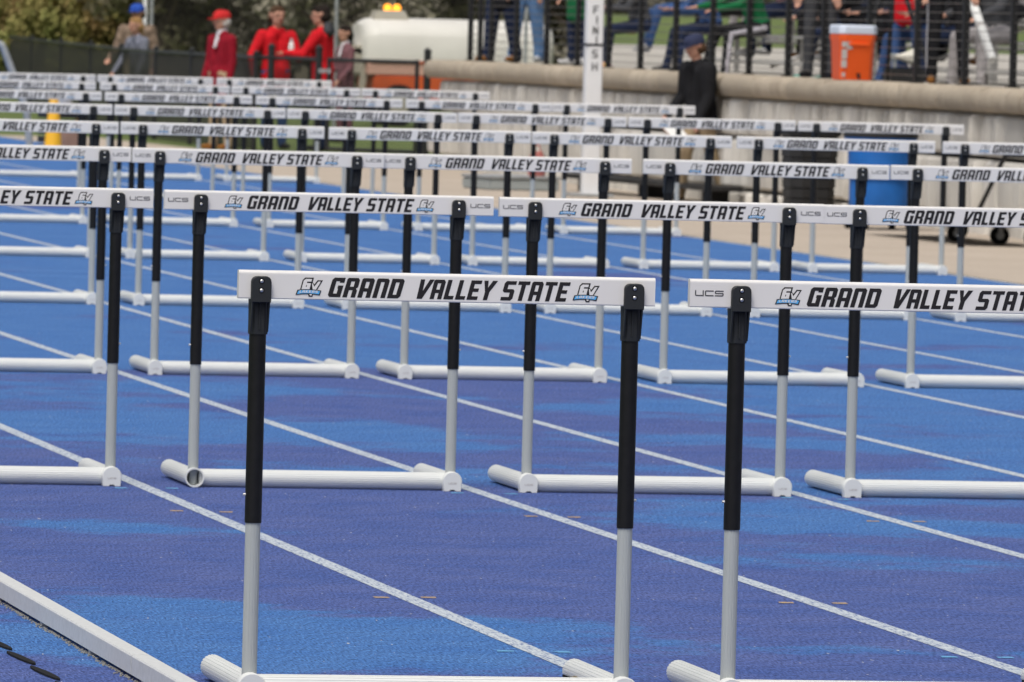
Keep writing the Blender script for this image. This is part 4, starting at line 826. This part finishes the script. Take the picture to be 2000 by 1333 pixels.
CROWD = [(1300, 17.4, 'grey top in the highest row', 'grey_sweat', 'charcoal', 'hair_brown', 2), (1345, 16.85, 'white top', 'white_cloth', 'denim', 'hair_dark', 1), (1436, 16.85, 'navy top', 'navy_cloth', 'black_cloth', 'hair_brown', 1), (1540, 16.85, 'maroon plaid top', 'plaid', 'navy_cloth', 'hair_dark', 1), (1505, 17.4, 'pale top in the highest row', 'white_cloth', 'grey_sweat', 'hair_blond', 2), (1640, 16.85, 'black top left above the cooler', 'black_cloth', 'black_cloth', 'hair_dark', 1), (1700, 16.85, 'charcoal top right above the cooler', 'charcoal', 'navy_cloth', 'hair_dark', 1), (1745, 16.24, 'black top beside the tripod', 'black_cloth', 'black_cloth', 'hair_brown', 0), (1795, 16.85, 'denim top behind the red coat', 'denim', 'black_cloth', 'hair_dark', 1), (1880, 16.24, 'black top left of the white roll', 'black_cloth', 'navy_cloth', 'hair_dark', 0), (1905, 16.85, 'black top above the white roll', 'black_cloth', 'black_cloth', 'hair_brown', 1), (1990, 16.85, 'grey top at the right edge', 'grey_sweat', 'black_cloth', 'hair_dark', 1)]
for px_, X_, what, tp_, pn_, hr_, rw in CROWD:
    person(f'seated spectator on the bleacher in {what}', on_terrace(px_, X_), R(rnd.uniform(-95, -60)), rnd.uniform(1.66, 1.82), tp_, pn_, rnd.choice(('shoe_black', 'shoe_white', 'shoe_brown')), hr_, seat=.425+rw*.23, legs=((80, 8, rnd.uniform(70, 90)), (84, 6, rnd.uniform(66, 90))), arms=((35, 8, 50), (30, 8, 55)), lean=rnd.uniform(6, 22), bulk=1.12, voxel=.018, group=PG)
ra, rb_ = atX(1898, 0, 15.45), atX(1938, 118, 15.5)
pt = thing('paper_roll', 'long white paper roll held between grey sweatpants', 'roll', rb_); d_ = (ra-rb_); d_ = d_+d_.normalized()*.15
link('tube', MB().tube((0, 0, 0), d_, .042, n=16).mesh('tube', ['paper_white'], True), pt); link('band', MB().tube(d_*.45, d_*.49, .0445, n=16).mesh('band', ['sticker_grey'], True), pt)

# ------------------------------------------------------------------ brush and trees behind
def crown_mesh(n, rx, rz_, leaf, seed, m_, ground=True):
    q = np.random.default_rng(seed); nc = 26
    cc = q.normal(size=(nc, 3)); cc /= np.linalg.norm(cc, axis=1)[:, None]; cc *= (q.random(nc)**.45)[:, None]*np.array([rx, rx, rz_])*.78; cc[:, 2] += rz_*1.02
    rad = q.uniform(.20, .42, nc)*rx
    k = q.integers(0, nc, n); d = q.normal(size=(n, 3)); d /= np.linalg.norm(d, axis=1)[:, None]
    p = cc[k]+d*(rad[k]*q.random(n)**.35)[:, None]*np.array([1, 1, .85]); p[:, 2] = np.abs(p[:, 2])
    a = q.normal(size=(n, 3)); a /= np.linalg.norm(a, axis=1)[:, None]; b_ = np.cross(a, q.normal(size=(n, 3))); b_ /= np.linalg.norm(b_, axis=1)[:, None]
    s = leaf*q.uniform(.6, 1.4, n)[:, None]
    v = np.stack([p-a*s, p+b_*s*.55, p+a*s, p-b_*s*.55], 1).reshape(-1, 3)
    me = bpy.data.meshes.new('crown'); me.from_pydata(v.tolist(), [], np.arange(n*4).reshape(n, 4).tolist()); me.materials.append(MATS[m_]); return me, cc, rad
def trunk_mesh(cc, h, r):
    mb = MB(); mb.tube((0, 0, -.1), (.05, 0, h*.5), r, r*.7, 9).tube((.05, 0, h*.5), (0, .05, h*1.0), r*.7, r*.25, 8)
    for i in range(0, len(cc), 2):
        c_ = Vector(cc[i]); z = min(h*.85, max(.15, c_.z*.55)); mb.tube((.03, .02, z), c_, r*.38, r*.10, 5)
    return mb.mesh('trunk', ['bark'], True)
KINDS = {'spring': ('leaf_spring', 5200, 1.5, 1.7, .085), 'dark': ('leaf_dark', 6500, 1.3, 2.4, .10), 'olive': ('leaf_olive', 7500, 2.0, 2.6, .105), 'grey': ('leaf_grey', 7000, 1.8, 2.4, .085)}
CR = {}
for kn_, (m_, n_, rx, rz_, lf) in KINDS.items():
    for v_ in range(3):
        me, cc, rad = crown_mesh(n_, rx, rz_, lf, 11*v_+len(kn_), m_); CR[kn_, v_] = (me, trunk_mesh(cc, rz_*1.7, .09*rx))
DESC = {'spring': ('leafy_shrub', 'yellow-green spring shrub', 'shrub'), 'dark': ('evergreen_shrub', 'dark evergreen shrub', 'shrub'), 'olive': ('olive_tree_shrub', 'olive-brown leafy tree', 'tree'), 'grey': ('bare_tree', 'grey-brown budding tree', 'tree')}
seen = {}
def tree(kind, X, Y, s, label):
    me, tm = CR[kind, rnd.randrange(3)]; nm, ds, cat = DESC[kind]
    o = thing(nm, label, cat, (X, Y, -0.02), rnd.uniform(0, 6.28), 'brush and trees beyond the fence'); o.scale = (s, s, s*rnd.uniform(.9, 1.15))
    link('crown', me, o); link('trunk', tm, o)
lay = [('dark', 5, 150, 1.3), ('spring', 45, 146, .8), ('spring', 85, 144, .75), ('spring', 125, 147, .8), ('spring', 165, 143, .7), ('dark', 205, 145, 1.0), ('olive', 240, 150, 1.1), ('olive', 320, 140, 1.0), ('grey', 380, 143, 1.0), ('olive', 440, 141, 1.0), ('grey', 490, 138, .95), ('olive', 560, 142, 1.05), ('olive', 620, 139, 1.0), ('grey', 680, 135, 1.0), ('grey', 725, 137, .95), ('olive', 800, 140, 1.05), ('olive', 860, 142, 1.0), ('olive', 915, 139, .95), ('grey', 980, 142, 1.0), ('olive', 1060, 140, 1.0), ('grey', 1150, 138, 1.0), ('grey', 1240, 141, 1.0), ('olive', 1330, 139, 1.0), ('grey', 1420, 140, 1.05), ('olive', 1520, 141, 1.0), ('grey', 1620, 140, 1.0), ('olive', 1720, 141, 1.0), ('grey', 1830, 140, 1.0), ('olive', 1940, 141, 1.05), ('olive', -60, 150, 1.1), ('grey', 2060, 140, 1.1)]
WHERE = [(60, 'at the far left edge'), (110, 'left of the blue cap, above the screened fence'), (180, 'just left of the pale shrub gap'), (240, 'behind the blue cap'), (330, 'behind the twin pale poles'), (480, 'behind the red cap'), (580, 'behind the young man in red'), (700, 'behind the red hooded jacket'), (780, 'behind the amber beacons'), (930, 'above the cream vehicle'), (1100, 'behind the left end of the railing'), (1300, 'behind the right of the finish post'), (1560, 'behind the seated green jacket'), (1740, 'behind the orange cooler'), (3000, 'behind the right end of the railing')]
SIZE = ['broad', 'tall', 'bushy', 'slender', 'loose', 'rounded', 'leaning']
used = {}
for i, (kd, px, Y, s) in enumerate(lay):
    wr_ = next(b_ for a, b_ in WHERE if px < a); key = (kd, wr_); n_ = used.get(key, 0); used[key] = n_+1
    pre = ['', 'second '][n_] if n_ < 2 else 'third '
    q = atY(px, 40, Y); tree(kd, q.x, Y, s, f'{pre}{DESC[kd][1]} {wr_}')
RANK = [(90, 'left of the blue cap'), (330, 'behind the twin poles'), (480, 'behind the red cap'), (610, 'between the two red jackets'), (720, 'right of the red hood'), (860, 'above the amber beacons'), (1010, 'at the left end of the railing'), (1150, 'behind the green coat'), (1300, 'right of the finish post'), (1450, 'behind the blond denim jacket'), (1600, 'behind the pink sweater'), (1740, 'above the orange cooler'), (1880, 'behind the striped track pants'), (5000, 'at the far right edge')]
rk = {}
for i in range(20):   # second rank, higher, on the bank
    px = -200+i*118; kd = ('olive', 'grey', 'olive', 'dark')[i % 4] if px < 700 else ('olive', 'grey')[i % 2]; Y = 158+(i % 3)*3; q = atY(px, 40, Y)
    me, tm = CR[kd, i % 3]; wr_ = next(b_ for a, b_ in RANK if px < a); n_ = rk.get((kd, wr_), 0); rk[kd, wr_] = n_+1
    o = thing(DESC[kd][0], f'{["tall", "very tall", "tallest"][n_]} {DESC[kd][1]} in the rear rank {wr_}', DESC[kd][2], (q.x, Y, -0.02), i*1.7, 'rear rank of brush'); o.scale = (1.7, 1.7, 1.9)
    link('crown', me, o); link('trunk', tm, o)
